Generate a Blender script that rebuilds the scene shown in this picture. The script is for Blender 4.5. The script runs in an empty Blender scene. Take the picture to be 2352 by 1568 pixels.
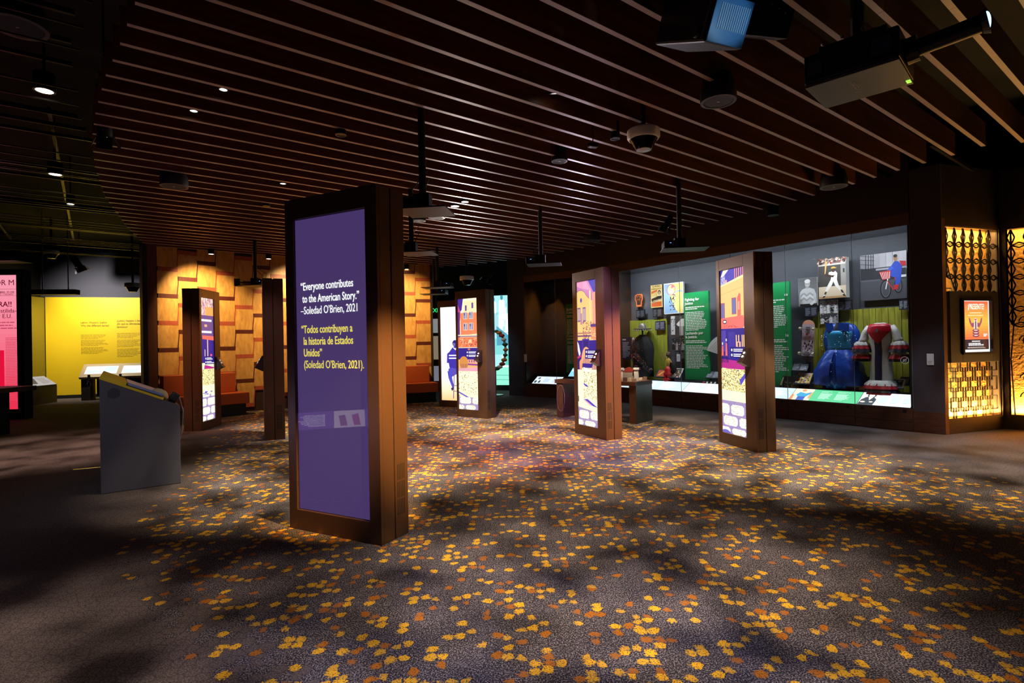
import bpy, math, random
from mathutils import Vector, Matrix
random.seed(7)
R = math.radians
scene = bpy.context.scene
COL = scene.collection

# ------------------------------------------------------------------ camera
FPX, CX, CY, EYE = 1258.0, 1176.0, 784.0, 1.366
_p, _a = math.atan(6 / FPX), math.atan(0.019)
CF = Vector((0, math.cos(_p), math.sin(_p)))
_r0 = Vector((1, 0, 0)); _u0 = _r0.cross(CF)
CR = math.cos(_a) * _r0 - math.sin(_a) * _u0
CU = math.sin(_a) * _r0 + math.cos(_a) * _u0
CO = Vector((0, 0, EYE))
cam_data = bpy.data.cameras.new('camera'); cam_data.sensor_width = 36; cam_data.lens = FPX / 2352 * 36
cam_data.clip_start = .02; cam_data.clip_end = 200
cam = bpy.data.objects.new('camera', cam_data); COL.objects.link(cam)
cam.matrix_world = Matrix(((CR.x, CU.x, -CF.x, CO.x), (CR.y, CU.y, -CF.y, CO.y), (CR.z, CU.z, -CF.z, CO.z), (0, 0, 0, 1)))
scene.camera = cam
# ------------------------------------------------------------------ world and exposure
w = bpy.data.worlds.new('world'); scene.world = w; w.use_nodes = True
w.node_tree.nodes['Background'].inputs[0].default_value = (.75, .7, 1, 1)
w.node_tree.nodes['Background'].inputs[1].default_value = .012
vs = scene.view_settings
vs.view_transform = 'Standard'; vs.look = 'None'; vs.gamma = 1; vs.use_curve_mapping = False; vs.exposure = 0.12
try:
    scene.cycles.max_bounces = 6; scene.cycles.diffuse_bounces = 3; scene.cycles.glossy_bounces = 3; scene.cycles.caustics_reflective = False; scene.cycles.caustics_refractive = False
except Exception: pass

def ray(x, y): return CF + (x - CX) / FPX * CR - (y - CY) / FPX * CU
def atz(x, y, z=0.0):
    d = ray(x, y); return CO + d * ((z - EYE) / d.z)
def aty(x, y, Y):
    d = ray(x, y); return CO + d * (Y / d.y)

class Frame:
    """a wall's own axes: s along it (to the right as seen), t into it, z up"""
    def __init__(f, A, B):
        f.o = Vector((A[0], A[1], 0)); v = Vector((B[0] - A[0], B[1] - A[1], 0)); f.len = v.length
        f.X = v.normalized(); f.Y = Vector((-f.X.y, f.X.x, 0)); f.ang = math.atan2(f.X.y, f.X.x)
    def w(f, s, t, z=0): return f.o + f.X * s + f.Y * t + Vector((0, 0, z))
    def pix(f, x, y, t=0):
        d = ray(x, y); k = ((f.o + f.Y * t - CO).dot(f.Y)) / d.dot(f.Y); P = CO + d * k - f.o
        return P.dot(f.X), P.z

# ------------------------------------------------------------------ lamps (the place's own spotlights, plus some added fills)
def lookat(o, target):
    o.rotation_euler = (Vector(target) - o.location).to_track_quat('-Z', 'Y').to_euler()
def spot(loc, target, power, col=(1, .82, .6), deg=50, blend=.6, rad=.04, gobo=None, gs=6.0):
    d = bpy.data.lights.new('spot_lamp', 'SPOT'); d.energy = power; d.color = col
    d.spot_size = R(deg); d.spot_blend = blend; d.shadow_soft_size = rad
    o = bpy.data.objects.new('spot_lamp', d); COL.objects.link(o); o.location = loc; lookat(o, target)
    if gobo is not None:      # a leaf-breakup gobo in the lamp
        d.use_nodes = True; nt = d.node_tree; n = nt.nodes; em = [k for k in n if k.type == 'EMISSION'][0]
        tc = n.new('ShaderNodeTexCoord'); mp = n.new('ShaderNodeMapping'); mp.inputs[1].default_value = (gobo, gobo * .7, gobo * 1.3)
        nz = n.new('ShaderNodeTexNoise'); nz.inputs['Scale'].default_value = gs; nz.inputs['Detail'].default_value = 2.5
        cr = n.new('ShaderNodeMapRange'); cr.inputs[1].default_value = .36; cr.inputs[2].default_value = .66
        cr.inputs[3].default_value = .2; cr.inputs[4].default_value = 2.1
        nt.links.new(tc.outputs['Normal'], mp.inputs[0]); nt.links.new(mp.outputs[0], nz.inputs['Vector'])
        nt.links.new(nz.outputs[0], cr.inputs[0]); nt.links.new(cr.outputs[0], em.inputs['Strength'])
    return o
def strip(loc, dirn, xax, sx, sy, power, col):
    d = bpy.data.lights.new('led_strip', 'AREA'); d.shape = 'RECTANGLE'; d.size = sx; d.size_y = sy; d.energy = power; d.color = col
    o = bpy.data.objects.new('led_strip', d); COL.objects.link(o); Z = -Vector(dirn).normalized(); X = Vector(xax).normalized(); Y = Z.cross(X).normalized(); X = Y.cross(Z)
    o.matrix_world = Matrix(((X.x, Y.x, Z.x, loc[0]), (X.y, Y.y, Z.y, loc[1]), (X.z, Y.z, Z.z, loc[2]), (0, 0, 0, 1))); return o
P1, PC, PL = (5.72, 7.84), (2.27, 12.75), (.33, 14.3)          # plan of the case wall
FA, FB = Frame(PC, P1), Frame(PL, PC)
CASETOP = 2.98; DEP = .72
PN = (7.12, 7.95); PQ = (8.6, 6.9)                              # plan of the lattice niche
FN, FQ = Frame((5.98, 7.58), PN), Frame(PN, PQ)
ZB, ZT = .2, 2.9
WARM = (1, .80, .55); AMB = (1, .55, .18); COOL = (.85, .92, 1); PURP = (.55, .35, 1)
# breakup spots on the carpet, hung between the baffles
for i, (x, y, tx, ty, pw, c) in enumerate([
    (-1.4, 5.2, -2.0, 5.9, 800, WARM), (.8, 5.4, .6, 6.3, 700, WARM), (2.6, 5.2, 2.7, 6.2, 850, WARM), (-.45, 8.5, -.2, 9.3, 1000, WARM),
    (-2.6, 8.6, -3.0, 9.6, 900, WARM), (2.2, 8.4, 2.4, 8.6, 450, WARM), (.5, 3.1, .6, 3.2, 420, (1, .8, .62)), (2.4, 3.4, 2.6, 3.6, 300, WARM),
    (-2.2, 2.0, -1.9, 1.9, 220, (1, .8, .65)), (4.0, 4.6, 4.4, 5.4, 420, WARM), (-6.5, 6.5, -6.6, 7.6, 420, (1, .66, .5)),
    (-.6, 6.6, -.5, 7.0, 500, (1, .4, .3)), (1.2, 7.0, .9, 7.4, 350, PURP), (-.4, 1.6, .1, 1.8, 130, (.45, .5, 1)), (5.2, 6.4, 5.0, 7.0, 160, COOL)]):
    spot((x, y, 3.34), (tx, ty, 0), pw, c, 66, .8, .05, gobo=i * 1.7 + .3, gs=6.5)
# wall washers on the veneer wall
for (x, y, tx, ty, pw) in [(-5.9, 10.4, -6.4, 11.4, 420), (-4.3, 11.4, -4.9, 12.8, 420), (-2.6, 12.2, -2.7, 13.6, 420), (-3.4, 11.9, -3.8, 13.2, 320)]:
    spot((x, y, 3.3), (tx, ty, 2.1), pw, (1, .72, .34), 80, .9)
spot((-12.1, 14.9, 3.55), (-12.2, 16.5, 2.3), 520, (1, .93, .8), 130, 1.0)
spot((-13.0, 14.4, 4.0), (-14.0, 15.6, 1.2), 220, (1, .93, .7), 60, .9)
# coloured spots grazing the kiosks
spot((3.4, 5.6, 3.3), (1.5, 7.7, .95), 3200, (1, .45, .16), 26, .8); spot((2.6, 4.6, 3.3), (1.45, 7.6, 1.45), 1300, (.4, .15, 1), 16, .8)
spot((-.5, 6.2, 3.3), (1.1, 8.0, 1.1), 420, (1, .52, .18), 36, .9); spot((1.0, 6.0, 3.3), (2.85, 7.0, 1.1), 100, (1, .55, .25), 36, .9)
spot((3.3, 3.6, 3.3), (3.05, 6.6, 1.2), 160, (.85, .85, 1), 26, .9); spot((-1.7, 8.0, 3.3), (-.8, 10.3, 1.2), 420, (1, .52, .35), 32, .9)
spot((.7, 2.3, 3.3), (-.85, 3.95, .95), 3000, AMB, 19, .9); spot((.9, 8.9, 3.3), (-.35, 10.1, 1.1), 600, (.15, .2, 1), 20, .8)
spot((-6.6, 7.4, 3.3), (-5.4, 9.25, 1.0), 480, (1, .4, .2), 32, .9); spot((-3.0, 5.6, 3.3), (-3.55, 8.1, 1.2), 120, (.9, .55, .7), 36, .9)
spot((-2.2, 1.6, 3.3), (-3.7, 5.4, .7), 120, (.85, .85, 1), 36, .9)  # added cool fill on the podium, not a lamp of the hall
spot((-1.0, 13.4, 3.2), (-.45, 14.6, 1.1), 60, COOL, 40, .9)  # added spot that brightens the flower wreath
# added uplights brightening the baffle undersides, with no fixture of their own
spot((-.9, 11.0, 2.5), (-.4, 6.5, 3.5), 320, (1, .86, .78), 110, 1.0); spot((1.2, 9.4, 2.5), (.6, 5.0, 3.5), 70, (.9, .8, 1), 110, 1.0); spot((6.2, 5.6, 2.6), (5.0, 3.4, 3.5), 60, AMB, 110, 1.0)
# spots inside the long case, hidden behind its header
for k in range(7):
    s_ = .45 + k * .85
    spot(FA.w(s_, .12, 2.93), FA.w(s_ + (.1 if k % 2 else -.1), .6, 1.35), 32 if s_ > 2.6 else 64, COOL, 85, 1.0, .03)
strip(FA.w(FA.len / 2, .08, 2.95), FA.Y * .55 - Vector((0, 0, 1)), FA.X, FA.len - .2, .06, 46, COOL)
spot(FB.w(.5, .12, 2.93), FB.w(.3, .6, .6), 14, COOL, 70, .9, .03)
# led strips of the lattice niche
for F_, pw in ((FN, 105), (FQ, 120)):
    strip(F_.w(F_.len / 2, .10, ZB + .02), F_.Y * .25 + Vector((0, 0, 1)), F_.X, F_.len - .15, .05, pw, (1, .60, .18))
    strip(F_.w(F_.len / 2, .08, ZT - .02), F_.Y * .3 - Vector((0, 0, 1)), F_.X, F_.len - .15, .04, pw * .2, (1, .60, .18))  # upper strip added to lift the top of the stucco
strip(FN.w(.08, .1, 1.6), FN.Y * .2 + FN.X, (0, 0, 1), 2.4, .03, 14, (1, .64, .22))
spot((6.4, 6.0, 3.3), (6.3, 6.7, 0), 420, AMB, 52, .9)  # added overhead spot standing in for niche glow on the carpet


# ------------------------------------------------------------------ materials
def C(h, a=1.0):
    h = h.lstrip('#'); v = [int(h[i:i + 2], 16) / 255 for i in (0, 2, 4)]
    return tuple(x / 12.92 if x <= .04045 else ((x + .055) / 1.055) ** 2.4 for x in v) + (a,)
MC = {}
def M(name, col='#808080', rough=.55, metal=0.0, emit=0.0, spec=.5, bump=None, var=None):
    if name in MC: return MC[name]
    m = bpy.data.materials.new(name); m.use_nodes = True; nt = m.node_tree; b = nt.nodes['Principled BSDF']
    c = C(col) if isinstance(col, str) else col
    b.inputs['Base Color'].default_value = c; b.inputs['Roughness'].default_value = rough; b.inputs['Metallic'].default_value = metal
    b.inputs['Specular IOR Level'].default_value = spec
    if emit: b.inputs['Emission Color'].default_value = c; b.inputs['Emission Strength'].default_value = emit
    if bump or var:
        tc = nt.nodes.new('ShaderNodeTexCoord'); nz = nt.nodes.new('ShaderNodeTexNoise')
        nz.inputs['Scale'].default_value = (bump or var)[0]; nz.inputs['Detail'].default_value = 5
        nt.links.new(tc.outputs['Object'], nz.inputs['Vector'])
        if var:
            mx = nt.nodes.new('ShaderNodeMix'); mx.data_type = 'RGBA'
            mx.inputs['A'].default_value = tuple(x * (1 - var[1]) for x in c[:3]) + (1,)
            mx.inputs['B'].default_value = tuple(min(1, x * (1 + var[1])) for x in c[:3]) + (1,)
            nt.links.new(nz.outputs[0], mx.inputs['Factor']); nt.links.new(mx.outputs['Result'], b.inputs['Base Color'])
        if bump:
            bp = nt.nodes.new('ShaderNodeBump'); bp.inputs['Strength'].default_value = bump[1]; bp.inputs['Distance'].default_value = .02
            nt.links.new(nz.outputs[0], bp.inputs['Height']); nt.links.new(bp.outputs[0], b.inputs['Normal'])
    MC[name] = m; return m
def paint_mat(name, emit=0.0, rough=.6):
    if name in MC: return MC[name]
    m = bpy.data.materials.new(name); m.use_nodes = True; nt = m.node_tree; b = nt.nodes['Principled BSDF']
    at = nt.nodes.new('ShaderNodeAttribute'); at.attribute_name = 'Col'
    if emit:
        b.inputs['Base Color'].default_value = (.01, .01, .01, 1)
        nt.links.new(at.outputs['Color'], b.inputs['Emission Color']); b.inputs['Emission Strength'].default_value = emit
    else: nt.links.new(at.outputs['Color'], b.inputs['Base Color'])
    b.inputs['Roughness'].default_value = rough
    MC[name] = m; return m
def wood(name, c1, c2, scale=(2, 2, 30), rough=.45, band=0.0, coord='Object', spec=.4):
    if name in MC: return MC[name]
    m = bpy.data.materials.new(name); m.use_nodes = True; nt = m.node_tree; b = nt.nodes['Principled BSDF']
    tc = nt.nodes.new('ShaderNodeTexCoord'); mp = nt.nodes.new('ShaderNodeMapping'); mp.inputs['Scale'].default_value = scale
    nz = nt.nodes.new('ShaderNodeTexNoise'); nz.inputs['Scale'].default_value = 3; nz.inputs['Detail'].default_value = 6; nz.inputs['Distortion'].default_value = .6
    oi = nt.nodes.new('ShaderNodeObjectInfo'); ad = nt.nodes.new('ShaderNodeVectorMath'); ad.operation = 'ADD'
    nt.links.new(tc.outputs[coord], mp.inputs[0]); nt.links.new(mp.outputs[0], ad.inputs[0])
    sc = nt.nodes.new('ShaderNodeMath'); sc.operation = 'MULTIPLY'; sc.inputs[1].default_value = 37
    nt.links.new(oi.outputs['Random'], sc.inputs[0]); nt.links.new(sc.outputs[0], ad.inputs[1]); nt.links.new(ad.outputs[0], nz.inputs['Vector'])
    mx = nt.nodes.new('ShaderNodeMix'); mx.data_type = 'RGBA'; mx.inputs['A'].default_value = C(c1); mx.inputs['B'].default_value = C(c2)
    mr = nt.nodes.new('ShaderNodeMapRange'); mr.inputs[1].default_value = .3; mr.inputs[2].default_value = .7
    nt.links.new(nz.outputs[0], mr.inputs[0]); nt.links.new(mr.outputs[0], mx.inputs['Factor']); nt.links.new(mx.outputs['Result'], b.inputs['Base Color'])
    b.inputs['Roughness'].default_value = rough; b.inputs['Specular IOR Level'].default_value = spec
    MC[name] = m; return m
def glass_mat():
    if 'glass' in MC: return MC['glass']
    m = bpy.data.materials.new('glass'); m.use_nodes = True; nt = m.node_tree; nt.nodes.remove(nt.nodes['Principled BSDF'])
    out = nt.nodes['Material Output']; tr = nt.nodes.new('ShaderNodeBsdfTransparent'); gl = nt.nodes.new('ShaderNodeBsdfGlossy')
    gl.inputs['Roughness'].default_value = .01; tr.inputs[0].default_value = (.97, .99, .98, 1)
    fr = nt.nodes.new('ShaderNodeFresnel'); fr.inputs[0].default_value = 1.35; mx = nt.nodes.new('ShaderNodeMixShader')
    ge = nt.nodes.new('ShaderNodeNewGeometry'); su = nt.nodes.new('ShaderNodeMath'); su.operation = 'SUBTRACT'; su.inputs[0].default_value = 1; nt.links.new(ge.outputs['Backfacing'], su.inputs[1])
    mu = nt.nodes.new('ShaderNodeMath'); mu.operation = 'MULTIPLY'; nt.links.new(fr.outputs[0], mu.inputs[0]); nt.links.new(su.outputs[0], mu.inputs[1])   # reflect once, at the outer face
    nt.links.new(mu.outputs[0], mx.inputs[0]); nt.links.new(tr.outputs[0], mx.inputs[1]); nt.links.new(gl.outputs[0], mx.inputs[2]); nt.links.new(mx.outputs[0], out.inputs[0])
    MC['glass'] = m; return m
BLACK = M('black_paint', '#0a0a0b', .55); BRONZE = M('bronze_paint', '#58402f', .34, .4, var=(40, .1))
DKMETAL = M('dark_metal', '#17171a', .4, .6); STEEL = M('steel', '#9a9aa0', .3, .9); WHITEP = M('white_plastic', '#dcdcdc', .4)
CASEGREY = M('case_grey', '#4a4c54', .7, var=(3, .1)); LABELD = M('label_charcoal', '#22242c', .6); GREENP = M('panel_green', '#0d8a4a', .5)

# ------------------------------------------------------------------ mesh helpers
class MB:
    def __init__(s): s.v = []; s.f = []
    def add(s, vs_, fs): k = len(s.v); s.v += [tuple(v) for v in vs_]; s.f += [tuple(i + k for i in f) for f in fs]; return s
    def box(s, x0, y0, z0, x1, y1, z1, mtx=None):
        vs_ = [(x, y, z) for z in (z0, z1) for y in (y0, y1) for x in (x0, x1)]
        if mtx: vs_ = [mtx @ Vector(v) for v in vs_]
        return s.add(vs_, [(0, 2, 3, 1), (4, 5, 7, 6), (0, 1, 5, 4), (2, 6, 7, 3), (0, 4, 6, 2), (1, 3, 7, 5)])
    def prism(s, pts, y0, y1):                     # outline in x,z ; thickness in y
        n = len(pts); vs_ = [(p[0], y0, p[1]) for p in pts] + [(p[0], y1, p[1]) for p in pts]
        fs = [tuple(range(n)), tuple(range(2 * n - 1, n - 1, -1))] + [(i, i + n, (i + 1) % n + n, (i + 1) % n) for i in range(n)]
        return s.add(vs_, fs)
    def plan(s, pts, z0, z1):                      # outline in x,y ; height in z
        n = len(pts); vs_ = [(p[0], p[1], z0) for p in pts] + [(p[0], p[1], z1) for p in pts]
        fs = [tuple(range(n - 1, -1, -1)), tuple(range(n, 2 * n))] + [(i, (i + 1) % n, (i + 1) % n + n, i + n) for i in range(n)]
        return s.add(vs_, fs)
    def tube(s, pts, r, n=8, caps=True):
        pts = [Vector(p) for p in pts]; rs = r if isinstance(r, (list, tuple)) else [r] * len(pts); base = len(s.v)
        t0 = (pts[1] - pts[0]).normalized(); up = Vector((0, 0, 1)) if abs(t0.z) < .9 else Vector((1, 0, 0)); a = t0.cross(up).normalized()
        for i, p in enumerate(pts):
            t = (pts[min(i + 1, len(pts) - 1)] - pts[max(i - 1, 0)]).normalized(); a = (a - t * a.dot(t)).normalized(); b = t.cross(a)
            for k in range(n):
                an = 2 * math.pi * k / n; s.v.append(tuple(p + (a * math.cos(an) + b * math.sin(an)) * rs[i]))
        for i in range(len(pts) - 1):
            for k in range(n): s.f.append((base + i * n + k, base + i * n + (k + 1) % n, base + (i + 1) * n + (k + 1) % n, base + (i + 1) * n + k))
        if caps: s.f.append(tuple(base + k for k in range(n - 1, -1, -1))); s.f.append(tuple(base + (len(pts) - 1) * n + k for k in range(n)))
        return s
    def lathe(s, prof, n=24, c=(0, 0, 0), ell=1.0, fold=None, caps=True):   # prof: (r,z); fold(theta,i)->factor
        base = len(s.v)
        for i, (r, z) in enumerate(prof):
            for k in range(n):
                an = 2 * math.pi * k / n; q = r * (fold(an, i) if fold else 1)
                s.v.append((c[0] + q * math.cos(an), c[1] + q * ell * math.sin(an), c[2] + z))
        for i in range(len(prof) - 1):
            for k in range(n): s.f.append((base + i * n + k, base + i * n + (k + 1) % n, base + (i + 1) * n + (k + 1) % n, base + (i + 1) * n + k))
        if caps:
            s.f.append(tuple(base + k for k in range(n - 1, -1, -1))); s.f.append(tuple(base + (len(prof) - 1) * n + k for k in range(n)))
        return s
    def sphere(s, c, r, n=14, m=9, sc=(1, 1, 1)):
        base = len(s.v)
        for j in range(1, m):
            ph = math.pi * j / m
            for k in range(n):
                an = 2 * math.pi * k / n
                s.v.append((c[0] + r * sc[0] * math.sin(ph) * math.cos(an), c[1] + r * sc[1] * math.sin(ph) * math.sin(an), c[2] + r * sc[2] * math.cos(ph)))
        t = len(s.v); s.v.append((c[0], c[1], c[2] + r * sc[2])); s.v.append((c[0], c[1], c[2] - r * sc[2]))
        for j in range(m - 2):
            for k in range(n): s.f.append((base + j * n + k, base + (j + 1) * n + k, base + (j + 1) * n + (k + 1) % n, base + j * n + (k + 1) % n))
        for k in range(n):
            s.f.append((t, base + k, base + (k + 1) % n)); s.f.append((t + 1, base + (m - 2) * n + (k + 1) % n, base + (m - 2) * n + k))
        return s
    def mesh(s, name):
        me = bpy.data.meshes.new(name); me.from_pydata(s.v, [], s.f); me.update(); return me
    def build(s, name, mat, parent=None, smooth=False, bevel=0, loc=None, rot=None):
        me = s.mesh(name); return put(name, me, mat, parent, smooth, bevel, loc, rot)
def put(name, me, mat, parent=None, smooth=False, bevel=0, loc=None, rot=None):
    if mat and not me.materials: me.materials.append(mat)
    o = bpy.data.objects.new(name, me); COL.objects.link(o)
    if parent: o.parent = parent
    if smooth:
        me.polygons.foreach_set('use_smooth', [True] * len(me.polygons))
        if smooth != 2:
            try: me.set_sharp_from_angle(angle=R(40))
            except Exception: pass
    if bevel:
        md = o.modifiers.new('bevel', 'BEVEL'); md.width = bevel; md.segments = 2; md.limit_method = 'ANGLE'
    if loc is not None: o.location = loc
    if rot is not None: o.rotation_euler = rot
    return o
def bar(mb, a, b, wd, th):                         # flat bar in the x,z plane from a to b
    dx, dz = b[0] - a[0], b[1] - a[1]; L = math.hypot(dx, dz) or 1e-6; nx, nz = -dz / L * wd / 2, dx / L * wd / 2
    mb.prism([(a[0] - nx, a[1] - nz), (b[0] - nx, b[1] - nz), (b[0] + nx, b[1] + nz), (a[0] + nx, a[1] + nz)], -th / 2, th / 2)
def tag(o, label, cat, group=None, kind=None):
    o['label'] = label; o['category'] = cat
    if group: o['group'] = group
    if kind: o['kind'] = kind
    return o
def struct(o, label=None, cat=None):
    o['kind'] = 'structure'
    if label: o['label'] = label; o['category'] = cat or 'wall'
    return o
def thing(name, label, cat, loc=(0, 0, 0), rz=0.0, group=None, rot=None):
    o = bpy.data.objects.new(name, None); COL.objects.link(o); o.location = loc; o.rotation_euler = rot or (0, 0, rz)
    o.empty_display_size = .1
    return tag(o, label, cat, group)

# ------------------------------------------------------------------ flat print: coloured shapes laid on a board or screen
class Pic:
    def __init__(s, W, H): s.W = W; s.H = H; s.v = []; s.f = []; s.c = []; s.lay = 0; s.rnd = random.Random(11)
    def poly(s, col, pts, same=False):
        if not same: s.lay += 1
        c = C(col) if isinstance(col, str) else col; k = len(s.v); y = -s.lay * .0002
        s.v += [((p[0] - .5) * s.W, y, p[1] * s.H) for p in pts]; s.f.append(tuple(range(k, k + len(pts)))); s.c.append(c); return s
    def rect(s, col, u0, v0, u1, v1, same=False): return s.poly(col, [(u0, v0), (u1, v0), (u1, v1), (u0, v1)], same)
    def ell(s, col, u, v, ru, rv, n=18, same=False, a0=0, a1=360):
        return s.poly(col, [(u + ru * math.cos(R(a0 + (a1 - a0) * i / n)), v + rv * math.sin(R(a0 + (a1 - a0) * i / n))) for i in range(n if a1 - a0 == 360 else n + 1)], same)
    def stroke(s, col, pts, wd, same=False):       # wd in metres
        for i in range(len(pts) - 1):
            (u0, v0), (u1, v1) = pts[i], pts[i + 1]; dx, dz = (u1 - u0) * s.W, (v1 - v0) * s.H; L = math.hypot(dx, dz) or 1e-6
            nx, nz = -dz / L * wd / 2 / s.W, dx / L * wd / 2 / s.H
            s.poly(col, [(u0 - nx, v0 - nz), (u1 - nx, v1 - nz), (u1 + nx, v1 + nz), (u0 + nx, v0 + nz)], same or i > 0)
        return s
    def ring(s, col, u, v, ru, rv, wd, n=28): return s.stroke(col, [(u + ru * math.cos(2 * math.pi * i / n), v + rv * math.sin(2 * math.pi * i / n)) for i in range(n + 1)], wd)
    def lines(s, col, u0, v0, u1, v1, n, fill=.5, last=.6, shear=0.0, ragged=.25):   # running text too small to read
        s.lay += 1; h = (v1 - v0) / n
        for i in range(n):
            v = v1 - (i + 1) * h; end = u1 - (u1 - u0) * ragged * s.rnd.random()
            if i == n - 1: end = u0 + (u1 - u0) * last
            u = u0
            while u < end - .01 * (u1 - u0):
                L = (u1 - u0) * (.05 + .11 * s.rnd.random()); e = min(end, u + L); sh = shear * (v - v0)
                s.rect(col, u + sh, v, e + sh, v + h * fill, True); u = e + (u1 - u0) * .018
        return s
    def specks(s, cols, n, u0, v0, u1, v1, su, sv, key=1):
        s.lay += 1; rr = random.Random(key)
        for i in range(n):
            u, v = u0 + (u1 - u0) * rr.random(), v0 + (v1 - v0) * rr.random(); a, b = su * (.4 + rr.random()), sv * (.4 + rr.random()); q = rr.random() * .6
            s.poly(cols[i % len(cols)], [(u - a, v - b * q), (u + a * q, v - b), (u + a, v + b * q), (u - a * q, v + b)], True)
        return s
    def build(s, name, parent, loc=(0, 0, 0), emit=0.0, rough=.5, rot=None):
        me = bpy.data.meshes.new(name); me.from_pydata(s.v, [], s.f); me.update()
        at = me.color_attributes.new('Col', 'FLOAT_COLOR', 'CORNER'); buf = []
        for f, c in zip(s.f, s.c): buf += list(c) * len(f)
        at.data.foreach_set('color', buf)
        return put(name, me, paint_mat('print_emit_%.2f' % emit if emit else 'print_%.2f' % rough, emit, rough), parent, loc=loc, rot=rot)
def text(name, s_, size, mat, parent, loc, align='LEFT', bold=0.0, sx=1.0, ext=.0008, shear=0.0, rot=None, rows=1.0):
    cu = bpy.data.curves.new(name, 'FONT'); cu.body = s_; cu.size = size; cu.align_x = align; cu.offset = bold * size; cu.extrude = ext
    cu.resolution_u = 3; cu.shear = shear; cu.space_line = rows
    o = bpy.data.objects.new(name + '_c', cu); COL.objects.link(o); bpy.context.view_layer.update()
    me = bpy.data.meshes.new_from_object(o.evaluated_get(bpy.context.evaluated_depsgraph_get()))
    bpy.data.objects.remove(o); bpy.data.curves.remove(cu)
    for v in me.vertices: x, y, z = v.co; v.co = (x * sx, -z, y)
    me.name = name; me.materials.clear()
    return put(name, me, mat, parent, loc=loc, rot=rot)

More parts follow.
